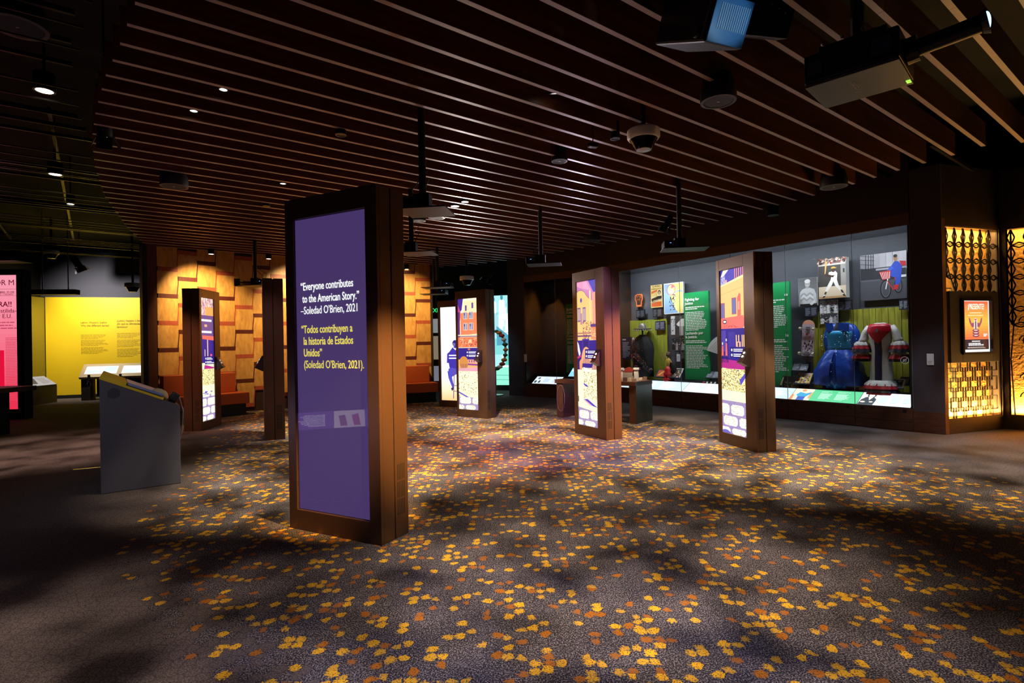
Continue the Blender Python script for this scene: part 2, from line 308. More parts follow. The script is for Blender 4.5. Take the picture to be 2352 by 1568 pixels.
# ================================================================== SETTING
# ---- carpet
def carpet():
    m = bpy.data.materials.new('carpet'); m.use_nodes = True; nt = m.node_tree; N = nt.nodes; L = nt.links; b = N['Principled BSDF']
    b.inputs['Roughness'].default_value = .95; b.inputs['Specular IOR Level'].default_value = .1
    def math_(op, a, c=None, clamp=False):
        n = N.new('ShaderNodeMath'); n.operation = op; n.use_clamp = clamp
        for i, v in enumerate((a, c)):
            if v is None: continue
            if isinstance(v, (int, float)): n.inputs[i].default_value = v
            else: L.new(v, n.inputs[i])
        return n.outputs[0]
    def mix(f, A, B):
        n = N.new('ShaderNodeMix'); n.data_type = 'RGBA'
        if isinstance(f, (int, float)): n.inputs['Factor'].default_value = f
        else: L.new(f, n.inputs['Factor'])
        for k, v in (('A', A), ('B', B)):
            if isinstance(v, tuple): n.inputs[k].default_value = v
            else: L.new(v, n.inputs[k])
        return n.outputs['Result']
    def noise(scale, det=2, vec=None):
        n = N.new('ShaderNodeTexNoise'); n.inputs['Scale'].default_value = scale; n.inputs['Detail'].default_value = det
        if vec: L.new(vec, n.inputs['Vector'])
        return n
    geo = N.new('ShaderNodeNewGeometry'); P = geo.outputs['Position']
    wn = noise(22, 4, P); wv = N.new('ShaderNodeVectorMath'); wv.operation = 'SCALE'; L.new(wn.outputs['Color'], wv.inputs[0]); wv.inputs['Scale'].default_value = .035
    av = N.new('ShaderNodeVectorMath'); av.operation = 'ADD'; L.new(P, av.inputs[0]); L.new(wv.outputs[0], av.inputs[1]); PW = av.outputs[0]
    vo = N.new('ShaderNodeTexVoronoi'); vo.voronoi_dimensions = '2D'; vo.inputs['Scale'].default_value = 17.5; vo.inputs['Randomness'].default_value = .72; L.new(PW, vo.inputs['Vector'])
    ve = N.new('ShaderNodeTexVoronoi'); ve.voronoi_dimensions = '2D'; ve.feature = 'DISTANCE_TO_EDGE'; ve.inputs['Scale'].default_value = 17.5; ve.inputs['Randomness'].default_value = .72; L.new(PW, ve.inputs['Vector'])
    sc = N.new('ShaderNodeSeparateColor'); L.new(vo.outputs['Color'], sc.inputs[0])
    sp = N.new('ShaderNodeSeparateXYZ'); L.new(vo.outputs['Position'], sp.inputs[0]); px, py = sp.outputs[0], sp.outputs[1]
    def half(a, c, d): return math_('ADD', math_('ADD', math_('MULTIPLY', px, a), math_('MULTIPLY', py, c)), d)
    # carpet inlay field: inside these lines grow the yellow flecks
    h = [half(.69, .72, -.96), half(-1, -.16, 5.25), half(-.757, -.652, 7.9), half(.93, .37, 1.0)]
    f = h[0]
    for q in h[1:]: f = math_('MINIMUM', f, q)
    f = math_('ADD', f, math_('MULTIPLY', math_('SUBTRACT', sc.outputs[2], .5), .55))
    inside = math_('GREATER_THAN', f, 0.0)
    rag = noise(90, 4, P); fine = noise(140, 3, P)
    rad = math_('ADD', math_('MULTIPLY', sc.outputs[1], .16), .36)
    dist = math_('ADD', vo.outputs['Distance'], math_('MULTIPLY', math_('SUBTRACT', rag.outputs[0], .5), 1.1))
    dot = math_('LESS_THAN', dist, rad)
    isy = math_('GREATER_THAN', sc.outputs[0], .69); iso = math_('GREATER_THAN', sc.outputs[0], .91)
    dmask = math_('MULTIPLY', math_('MULTIPLY', dot, isy), inside)
    dens = math_('ADD', .72, math_('MULTIPLY', sc.outputs[1], .35), True)
    ycol = mix(iso, C('#dca62a'), C('#a8641e')); ycol = mix(math_('GREATER_THAN', fine.outputs[0], .58), ycol, C('#4e3c20'))
    g = mix(sc.outputs[1], C('#333138'), C('#4a464c'))
    g = mix(math_('GREATER_THAN', fine.outputs[0], .55), g, C('#857c7a'))
    g = mix(math_('LESS_THAN', fine.outputs[0], .44), g, C('#25232a'))
    outc = mix(math_('GREATER_THAN', fine.outputs[0], .5), C('#473f40'), C('#665c5a')); g = mix(inside, outc, g)
    edge = math_('SUBTRACT', 1.0, math_('MULTIPLY', ve.outputs['Distance'], 9.0), True); edge = math_('MULTIPLY', edge, rag.outputs[0])
    g = mix(math_('MULTIPLY', edge, .85, True), g, C('#1f1d24'))
    col = mix(math_('MULTIPLY', dmask, dens), g, ycol)
    L.new(col, b.inputs['Base Color'])
    bp = N.new('ShaderNodeBump'); bp.inputs['Strength'].default_value = .5; bp.inputs['Distance'].default_value = .006; L.new(fine.outputs[0], bp.inputs['Height']); L.new(bp.outputs[0], b.inputs['Normal'])
    return m
fl = MB().box(-22, -6, -.08, 16, 24, 0).build('floor', carpet()); struct(fl, 'dark grey carpet strewn with yellow and orange flecks', 'carpet')

# ---- ceiling: black deck, wood baffles hung below it, black strut grid
ceil = MB().box(-22, -6, 4.7, 16, 24, 4.8).build('ceiling', M('deck_black', '#040405', .9)); struct(ceil, 'black open ceiling deck with long brown wood baffles below', 'ceiling')
SD = Vector((.7955, .606, 0)).normalized(); SN = Vector((-SD.y, SD.x, 0)); SZ = 3.4
def curve_of(pts):
    q = []
    for x, y in pts:
        p = atz(x, y, SZ); q.append((p.dot(SN), p.dot(SD)))
    q.sort(); return q
def interp(q, x):
    if x <= q[0][0]: a, b = q[0], q[1]
    elif x >= q[-1][0]: a, b = q[-2], q[-1]
    else:
        for a, b in zip(q, q[1:]):
            if a[0] <= x <= b[0]: break
    return a[1] + (b[1] - a[1]) * (x - a[0]) / (b[0] - a[0])
LC = curve_of([(310, 5), (275, 100), (240, 177), (218, 262), (211, 320), (218, 385), (240, 450), (290, 520), (332, 562)])
RC = curve_of([(2352, 308), (2204, 353), (2076, 388), (1969, 421), (1839, 458), (1660, 505), (1500, 540), (1280, 580), (1190, 595), (1100, 606)])
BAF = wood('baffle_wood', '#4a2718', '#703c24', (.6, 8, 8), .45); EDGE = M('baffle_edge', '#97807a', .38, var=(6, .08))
D = 2.416 - .2835 * 9
k = 0
while D < 12.75:
    s0, s1 = interp(LC, D), interp(RC, D)
    if D > 11.9: s1 = min(s1, interp(RC, 11.9) - (D - 11.9) * .8)
    if D < 1.3: s1 = interp(RC, 1.3) + .3
    if s1 - s0 > .4:
        Ls = s1 - s0; j = Ls * (.38 + .25 * random.random())
        sl = MB().box(0, 0, .004, j - .0015, .038, .25).box(j + .0015, 0, .004, Ls, .038, .25).build('slat', BAF, ceil)
        sl.location = SD * s0 + SN * D + Vector((0, 0, SZ)); sl.rotation_euler = (0, 0, math.atan2(SD.y, SD.x))
        e = MB().box(0, 0, 0, j - .0015, .038, .004).box(j + .0015, 0, 0, Ls, .038, .004).build('pale_underside', EDGE, sl)  # underside strip in a paler colour than the baffle sides
    D += .2835
# strut rails in the open part of the ceiling (left) and a few at the far right
def rail(a, b, z, wd=.03):
    A, B = Vector((a[0], a[1], z)), Vector((b[0], b[1], z)); v = B - A
    o = MB().box(0, -wd / 2, 0, v.length, wd / 2, wd * 1.3).build('strut', M('strut_metal', '#2e2d2b', .35, .6), ceil); o.location = A; o.rotation_euler = (0, 0, math.atan2(v.y, v.x))
for i in range(20):
    D = 3.0 + i * .78; s1 = min(interp(LC, min(D, 12.2)) - .15, 2.5) if D < 12.4 else 1.5
    A, B = SD * (s1 - 7.5) + SN * D, SD * s1 + SN * D; rail(A, B, 3.95 + .12 * (i % 3))
for i, s in enumerate((-7.2, -5.6, -4.3, -3.0, -1.6, -.4)):
    A, B = SD * s + SN * (6.2 if s < -2 else 8.5), SD * s + SN * 18; rail(A, B, 4.15 + .1 * (i % 2), .04)
for i in range(6): A, B = SD * (8.2 + .0 * i) + SN * (-1 + i * .8), SD * 12 + SN * (-1 + i * .8); rail(A, B, 3.7, .035)

for i in range(26):
    D = 4.2 + i * .52; s1 = (min(interp(LC, min(D, 12.2)) - .1, 2.5) if D < 12.4 else 1.5); A, B = SD * (s1 - 5.5) + SN * D, SD * s1 + SN * D; rail(A, B, 3.72 + .05 * (i % 4), .011)
for i, s in enumerate((-6.4, -4.9, -3.7, -2.4, -1.9)): A, B = SD * s + SN * (7.2 + .3 * i), SD * s + SN * 17; rail(A, B, 3.8 + .07 * (i % 3), .013)
# ---- outer walls
BW = M('wall_black', '#101014', .8); DB = M('wall_slate', '#33333f', .8)
struct(MB().box(-22.2, -6, 0, -22, 24, 4.7).build('wall_left', BW), 'black outer wall at the far left side', 'wall')
struct(MB().box(16, -6, 0, 16.2, 24, 4.7).build('wall_right', BW), 'black outer wall at the far right side', 'wall')
struct(MB().box(-22, 23.8, 0, 16, 24, 4.7).build('wall_back', BW), 'black outer wall at the far back', 'wall')
struct(MB().box(-22, -6.2, 0, 16, -6, 4.7).build('wall_front', BW), 'black outer wall behind the viewer', 'wall')

# ---- case wall on the right
WB = M('wall_umber', '#2c211d', .55, var=(5, .1)); WB2 = wood('case_wood', '#41261c', '#5a382a', (1, 1, 10), .45)
def local(F, mb, name, mat, parent=None, **k):
    o = mb.build(name, mat, parent, **k)
    if parent is None: o.location = F.o; o.rotation_euler = (0, 0, F.ang)
    return o
hw = local(FA, MB().box(-.02, 0, CASETOP + .16, FA.len, .2, 4.3), 'wall_case', WB); struct(hw, 'dark brown wall band above the long display case', 'wall')
hb = local(FB, MB().box(-.55, 0, 0, -.005, .8, 4.3), 'wall_case_end', M('wall_slateblue', '#2b2b3a', .6)); struct(hb, 'dark slate wall end beside the dim display case', 'wall')
hb = local(FB, MB().box(-.005, 0, CASETOP + .165, FB.len + .02, .2, 4.3), 'wall_case_head', WB); struct(hb, 'dark wall band above the dim display case', 'wall')
PR = (5.96, 7.56)
FP = Frame(P1, PR)
pw = local(FP, MB().box(0, .0, 0, FP.len, .1, .3), 'wall_pillar', WB2); struct(pw, 'dark pillar between the display case and the lattice niche', 'wall')
local(FP, MB().box(.005, .006, .3, FP.len, .1, 3.75), 'wall_panel', M('wall_plum', '#3b343c', .5, var=(30, .06)), None)
struct(bpy.data.objects['wall_panel'], 'plain plum grey panel of the pillar by the lattice niche', 'wall')

# ---- lattice niche
def niche(F, s0, s1, nm, lab):
    mb = MB().box(0, -.0, ZT, F.len, .17, 3.75).box(0, 0, 0, F.len, .17, ZB).box(0, 0, ZB, s0, .17, ZT)
    if s1 < F.len: mb.box(s1, 0, ZB, F.len, .17, ZT)
    o = local(F, mb, nm, WB); struct(o, lab, 'wall'); return o
niche(FN, .055, FN.len - .03, 'wall_niche', 'dark brown surround of the glowing lattice niche')
niche(FQ, .06, FQ.len, 'wall_niche_side', 'dark surround of the lattice niche at the right edge')
tb = local(FN, MB().box(-.02, -.006, 0, .055, .0, 3.0), 'trim_1', M('corner_bronze', '#7a4f2c', .4, .3)); struct(tb, 'bronze corner strip at the niche edge', 'trim')
STUC = M('stucco_amber', '#c48a3c', .8, bump=(26, 1.0), var=(14, .3))
for F, nm in ((FN, 'wall_stucco'), (FQ, 'wall_stucco_side')):
    def grid(F=F):
        mb = MB(); n, h = 2, 2
        return MB().box(-.02, .172, 0, F.len + .1, .2, 3.2)
    struct(local(F, grid(), nm, STUC), 'amber stucco wall behind the ' + ('framed poster lattice' if F is FN else 'scrolled lattice'), 'wall')

# ---- veneer wall on the left
def cr(pts, n):
    P = [Vector((p[0], p[1], 0)) for p in pts]; P = [P[0] * 2 - P[1]] + P + [P[-1] * 2 - P[-2]]; out = []
    for i in range(1, len(P) - 2):
        for k in range(n):
            t = k / n; a, b, c, d = P[i - 1:i + 3]
            out.append(.5 * ((2 * b) + (c - a) * t + (2 * a - 5 * b + 4 * c - d) * t * t + (3 * b - a - 3 * c + d) * t ** 3))
    out.append(P[-2]); return out
VP = cr([(-6.92, 10.7), (-5.75, 12.05), (-4.0, 13.1), (-2.05, 13.84)], 40)
def arc(step):
    out = [VP[0]]; acc = 0
    for a, b in zip(VP, VP[1:]):
        L = (b - a).length; d = 0
        while acc + (L - d) >= step:
            d += step - acc; out.append(a + (b - a) * (d / L)); acc = 0
        acc += L - d
    return out
VL = sum((b - a).length for a, b in zip(VP, VP[1:])); cw = VL / round(VL / .375) - 1e-5; VW = arc(cw); VH = 3.75
wv = MB()
for a, b in zip(VW, VW[1:]):
    n = Vector((-(b - a).y, (b - a).x, 0)).normalized()
    wv.plan([a + n * .02, b + n * .02, b + n * .25, a + n * .25], 0, VH)
wv = wv.build('wall_veneer', M('veneer_backing', '#2c1408', .6)); struct(wv, 'wall of golden wood veneer panels stepped like a staircase', 'wall')
VEN = wood('veneer_gold', '#a8743a', '#c8964e', (5, 3, 1.6), .4); BAND = wood('veneer_red', '#8a3c26', '#a85034', (30, 6, 3), .45); BANDD = wood('veneer_dark', '#40160e', '#5a2216', (30, 6, 3), .45)
per, sh_, bh = .535, .36, .085
pm = MB().box(.0008, -.004, 0, cw - .0008, .02, per - bh - .0015).mesh('panel'); mm = {}
for dk_ in (0, 1):
    mm['b', dk_] = MB().prism([(.012, 0), (cw - .004, 0), (cw + .004, bh), (.02, bh)], -.006, .018).mesh('band'); mm['b', dk_].materials.append(BANDD if dk_ else BAND)
    mm['j', dk_] = MB().prism([(-.026, -sh_ + bh), (-.006, -sh_ + bh), (.028, bh), (.012, bh)], -.0065, .0).mesh('joint'); mm['j', dk_].materials.append(BANDD if dk_ else BAND)
pm.materials.append(VEN)
for i, (a, b) in enumerate(zip(VW, VW[1:])):
    ang_ = math.atan2((b - a).y, (b - a).x)
    for n in range(-16, 9):
        zb = .80 + n * per + i * sh_
        if zb < .02 or zb > 3.6: continue
        if zb + per < VH: put('panel', pm, None, wv, loc=(a.x, a.y, zb + bh), rot=(0, 0, ang_))
        put('band', mm['b', n % 2], None, wv, loc=(a.x, a.y, zb), rot=(0, 0, ang_))
        if i > 0 and zb > sh_: put('joint', mm['j', n % 2], None, wv, loc=(a.x, a.y, zb), rot=(0, 0, ang_))
t0 = VW[0]
fin = MB().box(-.17, -.1, 0, -.02, .3, 3.45).build('trim_2', M('fin_brown', '#5d3327', .45)); fin.location = t0; fin.rotation_euler = (0, 0, R(40)); struct(fin, 'tall brown fin closing the veneer wall on the left', 'trim')
fin = MB().box(-.25, -.12, 0, -.17, .3, 3.4).build('trim_3', BLACK); fin.location = t0; fin.rotation_euler = (0, 0, R(40)); struct(fin, 'tall black fin at the left end of the veneer wall', 'trim')
t1 = VW[-1]
fin = MB().box(0, -.06, 0, .05, .5, 3.4).build('trim_4', M('fin_dark', '#2a1a12', .5)); fin.location = t1; fin.rotation_euler = (0, 0, R(20)); struct(fin, 'dark fin closing the veneer wall beside the exit sign', 'trim')

# ---- yellow gallery at the left
YA, YB = aty(107, 916, 16.2), aty(333, 905, 17.0)
FY = Frame((YA.x, YA.y), (YB.x + 1.6, YB.y + .45)); FO = Frame((YA.x + .25, YA.y - 2.6), (YA.x, YA.y))
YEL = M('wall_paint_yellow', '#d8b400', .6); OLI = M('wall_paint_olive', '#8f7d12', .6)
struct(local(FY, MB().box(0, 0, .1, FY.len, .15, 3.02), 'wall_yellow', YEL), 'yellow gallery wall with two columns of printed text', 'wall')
struct(local(FY, MB().box(-6, .02, 3.02, FY.len + 3, .2, 4.7), 'wall_yellow_top', DB), 'slate grey wall band above the yellow wall', 'wall')
struct(local(FY, MB().box(0, -.01, 0, FY.len, .15, .1), 'baseboard_yellow', BLACK), 'black baseboard under the yellow wall', 'baseboard')
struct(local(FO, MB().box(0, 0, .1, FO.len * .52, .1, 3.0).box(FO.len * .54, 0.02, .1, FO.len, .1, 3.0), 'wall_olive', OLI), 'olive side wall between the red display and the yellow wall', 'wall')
struct(local(FO, MB().box(0, -.01, 0, FO.len, .1, .1).box(-6, .12, 0, FO.len, .2, 4.7), 'baseboard_olive', BLACK), 'black base and return behind the olive wall', 'baseboard')
INK = M('ink_ochre', '#5c4a08', .7)
def yx(px, py): return FY.pix(px, py, 0)
for (px, py, px1, py1, ttl) in ((185, 735, 252, 811, ['Latino, Hispanic, Latinx', 'Why the different terms?']), (268, 731, 331, 818, ['¿Latino, hispano o latine?', '¿En qué se diferencian los', 'términos?'])):
    s0, z1 = yx(px, py); s1, z0 = yx(px1, py1); W, H = s1 - s0, z1 - z0
    for i, l in enumerate(ttl): text('lettering', l, .085, INK, wv if False else bpy.data.objects['wall_yellow'], (s0, -.003, z1 - .1 - i * .095), bold=.012, sx=.84)
    pc = Pic(W, H - .42); pc.lines('#7a6410', 0, .76, 1, 1, 4, .3).lines('#7a6410', 0, .4, 1, .72, 6, .3).lines('#7a6410', 0, 0, 1, .36, 6, .3)
    pc.build('text_block', bpy.data.objects['wall_yellow'], (s0 + W / 2, -.002, z0))

# ---- far teal end and exit
TA, TB = aty(1085, 897, 16.5), aty(1222, 893, 16.1)
FT = Frame((TA.x, TA.y), (TB.x, TB.y))
struct(local(FT, MB().box(-3, .3, 0, FT.len + 2.5, .45, 4.7), 'wall_teal', M('wall_bluegrey', '#2c4450', .8)), 'dark blue grey wall behind the teal photo mural', 'wall')
struct(local(FT, MB().box(0, .0, 0, FT.len, .3, .2), 'baseboard_teal', M('plinth_green', '#12211c', .6)), 'dark green plinth under the teal mural', 'baseboard')

# ================================================================== KIOSKS
NAVY, PEACH, CREAM, CORAL, LAV, MAG, SKY = '#2a1c86', '#f6c67e', '#fff6cf', '#ef6a5c', '#9c86bd', '#b32a86', '#4038b0'
def cobbles(p, v1, key):
    p.rect(LAV, 0, 0, 1, v1); rr = random.Random(key)
    p.lay += 1; y = -.02; row = 0
    while y < v1 - .01:
        h = .055 + .012 * rr.random(); x = -.25 + (row % 2) * .3
        while x < 1.1:
            wd = .5 + .12 * rr.random(); a, b = max(0, x), min(1, x + wd); c0, c1 = max(0, y), min(v1, y + h)
            if b - a > .08 and c1 - c0 > .01:
                e = .07; d = .012
                p.poly('#fffce8', [(a + (e if a > 0 else 0), c0), (b - (e if b < 1 else 0), c0), (b, c0 + d), (b, c1 - d), (b - (e if b < 1 else 0), c1), (a + (e if a > 0 else 0), c1), (a, c1 - d), (a, c0 + d)], True)
            x += wd + .07
        y += h + .012; row += 1
    p.specks(['#b8ae98', '#9f96a8', '#c8bfa8'], 300, 0, 0, 1, v1, .03, .0011, key + 1); p.specks(['#a89e90', '#948aa0'], 260, 0, 0, 1, v1, .006, .004, key + 2)
def info(p, v=.5, u=.38):
    p.rect('#1f1a78', u, v - .032, 1, v + .034)
    for k in (0, 1):
        y = v + .012 - k * .03; p.ell('#ffffff', u + .07, y + .003, .03, .008); p.rect('#ffffff', u + .14, y + .005, u + .52, y + .010); p.rect('#ffffff', u + .14, y - .006, .99 - .1 * (1 - k), y + .0)
def grass(p, v0, v1, key, cream=False):
    p.rect('#fbeeb0' if not cream else CREAM, 0, v0, 1, v1); p.specks(['#8a7430', '#c8ac58', '#5d5a70', '#e0c878'], 420 if not cream else 150, 0, v0, 1, v1, .022, .004, key)
def pic_k6(W, H):
    p = Pic(W, H); p.rect(CREAM, 0, 0, 1, 1); p.rect(SKY, 0, .9, 1, 1); p.poly('#fff4d6', [(0, .96), (.12, 1), (.35, 1), (.14, .965)])
    p.rect('#b8b4e0', 0, .905, .2, .965); p.specks(['#6a60b0'], 40, 0, .905, .2, .965, .02, .003, 3); p.rect('#e8a0b0', .2, .905, .28, .94)
    for u in (.6, .68, .76, .85, .93): p.rect('#f0907a', u, .9, u + .035, 1); p.rect('#3a2a60', u + .035, .9, u + .05, 1, True)
    p.poly(PEACH, [(0, .69), (1, .69), (1, .955), (.75, .945), (0, .908)]); p.poly('#fbe0a8', [(0, .9), (1, .94), (1, .955), (0, .91)]); p.stroke('#c09a60', [(0, .852), (1, .885)], .004)
    for (u0, v0, u1, v1) in ((0, .7, .17, .8), (.47, .725, .66, .825)): p.rect('#a05a78', u0, v0, u1, v1); p.rect('#6a70a8', u0 + .02, v0 + .008, u1 - .03, v1 - .01)
    p.poly(CORAL, [(.7, .69), (.84, .71), (.84, .84), (.78, .85), (.7, .82)]); p.rect('#f7a090', .73, .75, .8, .8)
    p.poly('#f0706a', [(0, .64), (.92, .64), (1, .66), (.94, .715), (0, .705)]); p.ell('#2a1c50', .16, .683, .09, .013); p.ell('#f3e6d0', .16, .683, .065, .007)
    p.specks(['#c04a4a'], 26, .1, .648, .7, .66, .02, .004, 8)
    p.rect(NAVY, 0, .42, 1, .64); p.rect('#3d2f96', .3, .46, .58, .62); p.rect('#4a3ea0', 0, .5, .2, .63)
    for u in (.62, .72, .86, .93): p.rect('#f6c67e', u, .53, u + .04, .6)
    p.rect('#f2b0a0', .64, .52, .82, .56); p.rect('#20185a', .7, .53, .75, .555)
    p.poly(MAG, [(0, .40), (1, .385), (1, .44), (0, .455)])
    for u, h in ((.03, .09), (.2, .115)):
        p.poly(CORAL, [(u - .03, .47), (u + .06, .47), (u + .05, .47 + h * .7), (u, .47 + h * .75)]); p.ell('#fff0d0', u + .02, .47 + h * .88, .022, .009); p.poly('#24185e', [(u - .02, .43), (u + .01, .43), (u + .02, .475), (u - .02, .475)]); p.poly('#24185e', [(u + .06, .43), (u + .1, .435), (u + .05, .475), (u + .02, .475)])
    info(p, .495); grass(p, .26, .395, 5); p.poly(CREAM, [(0, .2), (1, .17), (1, .26), (0, .265)]); p.poly('#5a50c0', [(.75, .33), (1, .38), (1, .35), (.8, .3)]); cobbles(p, .2, 21); p.ell('#6a60c0', .14, .0, .2, .02, a0=0, a1=180); return p
def pic_k5(W, H):
    p = Pic(W, H); p.rect(CREAM, 0, 0, 1, 1); p.rect('#c77fb8', 0, .86, 1, 1); p.poly(SKY, [(.6, 1), (1, 1), (1, .9), (.85, .92)]); p.poly('#e79ac0', [(0, 1), (.5, 1), (.75, .93), (.3, .95), (0, .97)])
    p.poly(PEACH, [(0, .55), (.8, .55), (.8, .86), (.68, .87), (.5, .9), (.4, .925), (.25, .94), (.1, .94), (0, .93)]); p.stroke('#8a5a70', [(0, .93), (.1, .94), (.25, .94), (.4, .925), (.5, .9), (.68, .87)], .008)
    p.poly('#f4a088', [(.8, .55), (1, .55), (1, .92), (.8, .91)]); p.rect('#f7d49a', .65, .6, .73, .93); p.ell('#8a80b0', .22, .87, .06, .018); p.ell('#5a4a90', .22, .87, .035, .012)
    for u in (.02, .3): p.rect('#7a6090', u, .72, u + .16, .82); p.rect('#c9b0b0', u + .02, .73, u + .07, .81); p.rect('#c9b0b0', u + .09, .73, u + .14, .81)
    p.rect('#b58a9a', .17, .7, .27, .78); p.specks(['#a06a60', '#c98a6a', '#6a3a60'], 120, .3, .6, .9, .72, .03, .005, 4); p.rect('#5a3a80', .7, .68, 1, .7)
    p.rect('#b87a70', 0, .635, .75, .645); p.rect('#6a3a70', 0, .615, .75, .625); p.rect('#e8805a', .72, .6, 1, .68); p.specks(['#f4c090'], 40, .74, .61, 1, .67, .03, .004, 9)
    p.rect(NAVY, 0, .4, 1, .59); p.rect('#3f2f98', .25, .48, .62, .6); p.rect('#281a70', .3, .5, .58, .59)
    p.ell('#e8a878', .45, .43, .27, .115, a0=0, a1=180)
    for k in range(9): p.stroke('#4a2a80', [(.26 + k * .045, .39), (.28 + k * .042, .5 - abs(k - 4) * .012)], .007)
    p.poly('#e0a080', [(.7, .38), (1, .38), (1, .47), (.85, .46)]); 
    for k in range(5): p.stroke('#5a3a88', [(.76 + k * .05, .38), (.8 + k * .045, .45)], .006)
    info(p, .495, .4)
    p.poly('#f4e4e0', [(.0, .585), (.08, .56), (.16, .5), (.1, .47), (.02, .52)]); p.poly('#241664', [(0, .28), (.1, .29), (.14, .47), (0, .5)]); p.poly('#c03a6a', [(.0, .46), (.2, .475), (.18, .49), (0, .475)])
    p.poly('#e89a70', [(.1, .39), (.22, .38), (.26, .43), (.18, .46), (.1, .44)]); p.rect('#d04a5a', .12, .33, .22, .39)
    p.poly(CREAM, [(0, .2), (1, .15), (1, .39), (0, .385)]); p.poly('#ffffff', [(.3, .405), (.6, .39), (.62, .37), (.4, .38)]); p.specks(['#8a7a40', '#c8b880', '#a89a60'], 260, .3, .19, 1, .37, .02, .004, 6)
    p.poly('#4b40b8', [(.28, .295), (.5, .28), (.55, .265), (.36, .275)]); p.poly('#4b40b8', [(.26, .18), (.4, .175), (1, .12), (1, .135), (.5, .185)]); p.poly('#e8a0b8', [(.26, .17), (.4, .165), (1, .105), (1, .12), (.4, .175)])
    cobbles(p, .125, 31); p.poly(CREAM, [(0, .125), (1, .1), (1, .135), (0, .16)]); return p
def pic_k4(W, H):
    p = Pic(W, H); p.rect(CREAM, 0, 0, 1, 1); p.poly('#4a2a90', [(0, 1), (.28, 1), (.2, .9), (0, .86)]); p.poly('#c0458a', [(0, .95), (.14, .88), (.1, .8), (0, .78)])
    p.poly('#e8825a', [(.12, .67), (1, .68), (1, .9), (.12, .87)]); p.rect('#f6e0b0', .3, .87, 1, .98)
    for u, v in ((.38, .89), (.72, .91)): p.rect('#6a4a90', u, v, u + .09, v + .05)
    for v in (.72, .82):
        for u in (.3, .6): p.rect('#e8c0a0', u - .02, v - .006, u + .2, v + .06); p.rect('#8088b0', u, v, u + .17, v + .055); p.rect('#3a3a70', u + .02, v + .03, u + .07, v + .05); p.rect('#f4e8d8', u + .08, v, u + .1, v + .055)
    p.rect('#5a2a70', 0, .6, .1, .88); p.rect('#f4d8b0', 0, .665, 1, .675); p.rect('#6a4a80', 0, .655, 1, .663); p.rect('#ef7a50', 0, .56, 1, .652); p.specks(['#b04a50', '#f7b080'], 60, .1, .57, .95, .645, .04, .008, 3); p.rect('#f9c89a', .55, .6, .7, .63)
    p.rect(NAVY, 0, .45, 1, .555); p.rect('#c06a60', .5, .52, .62, .55); info(p, .5, .4)
    p.rect('#e9b070', 0, .36, 1, .45); p.ell('#d08a48', .28, .42, .24, .06)
    for k in range(8): p.stroke('#7a3a60', [(.1 + k * .05, .37), (.12 + k * .046, .41)], .007)
    p.rect('#f3a090', .5, .42, 1, .45); p.poly('#8a3a90', [(.5, .4), (1, .395), (1, .41), (.5, .415)])
    for u in (.55, .68, .8): p.rect('#3a206a', u, .425, u + .04, .445)
    p.poly('#e0a0b0', [(.0, .33), (1, .33), (1, .38), (.0, .37)]); grass(p, .13, .345, 17, True); p.poly('#6a58b8', [(0, .145), (.6, .09), (1, .075), (1, .09), (.6, .105), (0, .16)]); cobbles(p, .11, 41); return p
def pic_k4b(W, H):
    p = Pic(W, H); p.rect('#fffdf4', 0, 0, 1, 1); n = 10
    for i in range(n): p.rect(tuple(a * (1 - i / n) + b * i / n for a, b in zip(C('#f6bf86'), C('#fff3dc'))), 0, i * .022, 1, (i + 1) * .022, i > 0)
    p.poly('#3b2f9a', [(.32, .4), (.36, .34), (.86, .33), (.9, .45), (.86, .54), (.66, .585), (.5, .57), (.36, .52), (.26, .5), (.24, .4)])
    p.ell('#2a2170', .6, .61, .11, .035); p.ell('#6a60a0', .56, .597, .06, .018); p.poly('#e8e6f4', [(.45, .58), (.62, .555), (.72, .58), (.62, .535)])
    p.poly('#4c48b4', [(.25, .33), (.3, .24), (.45, .14), (.53, .15), (.45, .25), (.7, .29), (.86, .33), (.4, .35)]); p.poly('#f4e8e0', [(.22, .36), (.32, .35), (.3, .31), (.24, .32)])
    p.poly('#3a2a60', [(.4, .13), (.52, .15), (.5, .115), (.44, .1)]); p.stroke('#6a4a70', [(.56, .33), (.5, .02)], .02); p.stroke('#6a4a70', [(.9, .33), (.98, .02)], .02); p.stroke('#6a4a70', [(.53, .16), (.95, .155)], .014); p.stroke('#6a4a70', [(.52, .1), (.96, .1)], .014)
    for v in (.445, .475): p.rect('#ffffff', .34, v, 1, v + .012)
    return p
def pic_k2(W, H):
    p = Pic(W, H); p.rect(CREAM, 0, 0, 1, 1); p.rect('#e8c0b8', 0, .86, 1, 1); p.specks(['#c890a0', '#f4d8c0', '#b07a90'], 90, 0, .86, 1, 1, .05, .02, 2); p.rect('#f0a45a', .4, .86, 1, .93)
    p.rect('#6a4a86', 0, .68, 1, .86); p.rect('#f0b078', .3, .765, .5, .785); p.lines('#ffffff', .02, .81, .9, .835, 1, .7, .95); p.lines('#ffffff', .02, .715, .9, .74, 1, .7, .95); p.rect(NAVY, 0, .47, 1, .68); p.poly(CORAL, [(.12, .665), (1, .655), (1, .69), (.12, .695)])
    p.stroke('#f4d0b0', [(.52, .66), (.52, .5)], .03); p.rect('#f0607a', .72, .5, .86, .54); p.rect('#f6d090', .28, .52, .33, .58); info(p, .49, .28)
    p.poly(MAG, [(.2, .42), (1, .4), (1, .43), (.26, .455)]); grass(p, .27, .42, 7); p.rect(CREAM, 0, .2, 1, .29); p.specks(['#6a60c8'], 8, .1, .21, .8, .235, .08, .006, 4); cobbles(p, .21, 51); return p

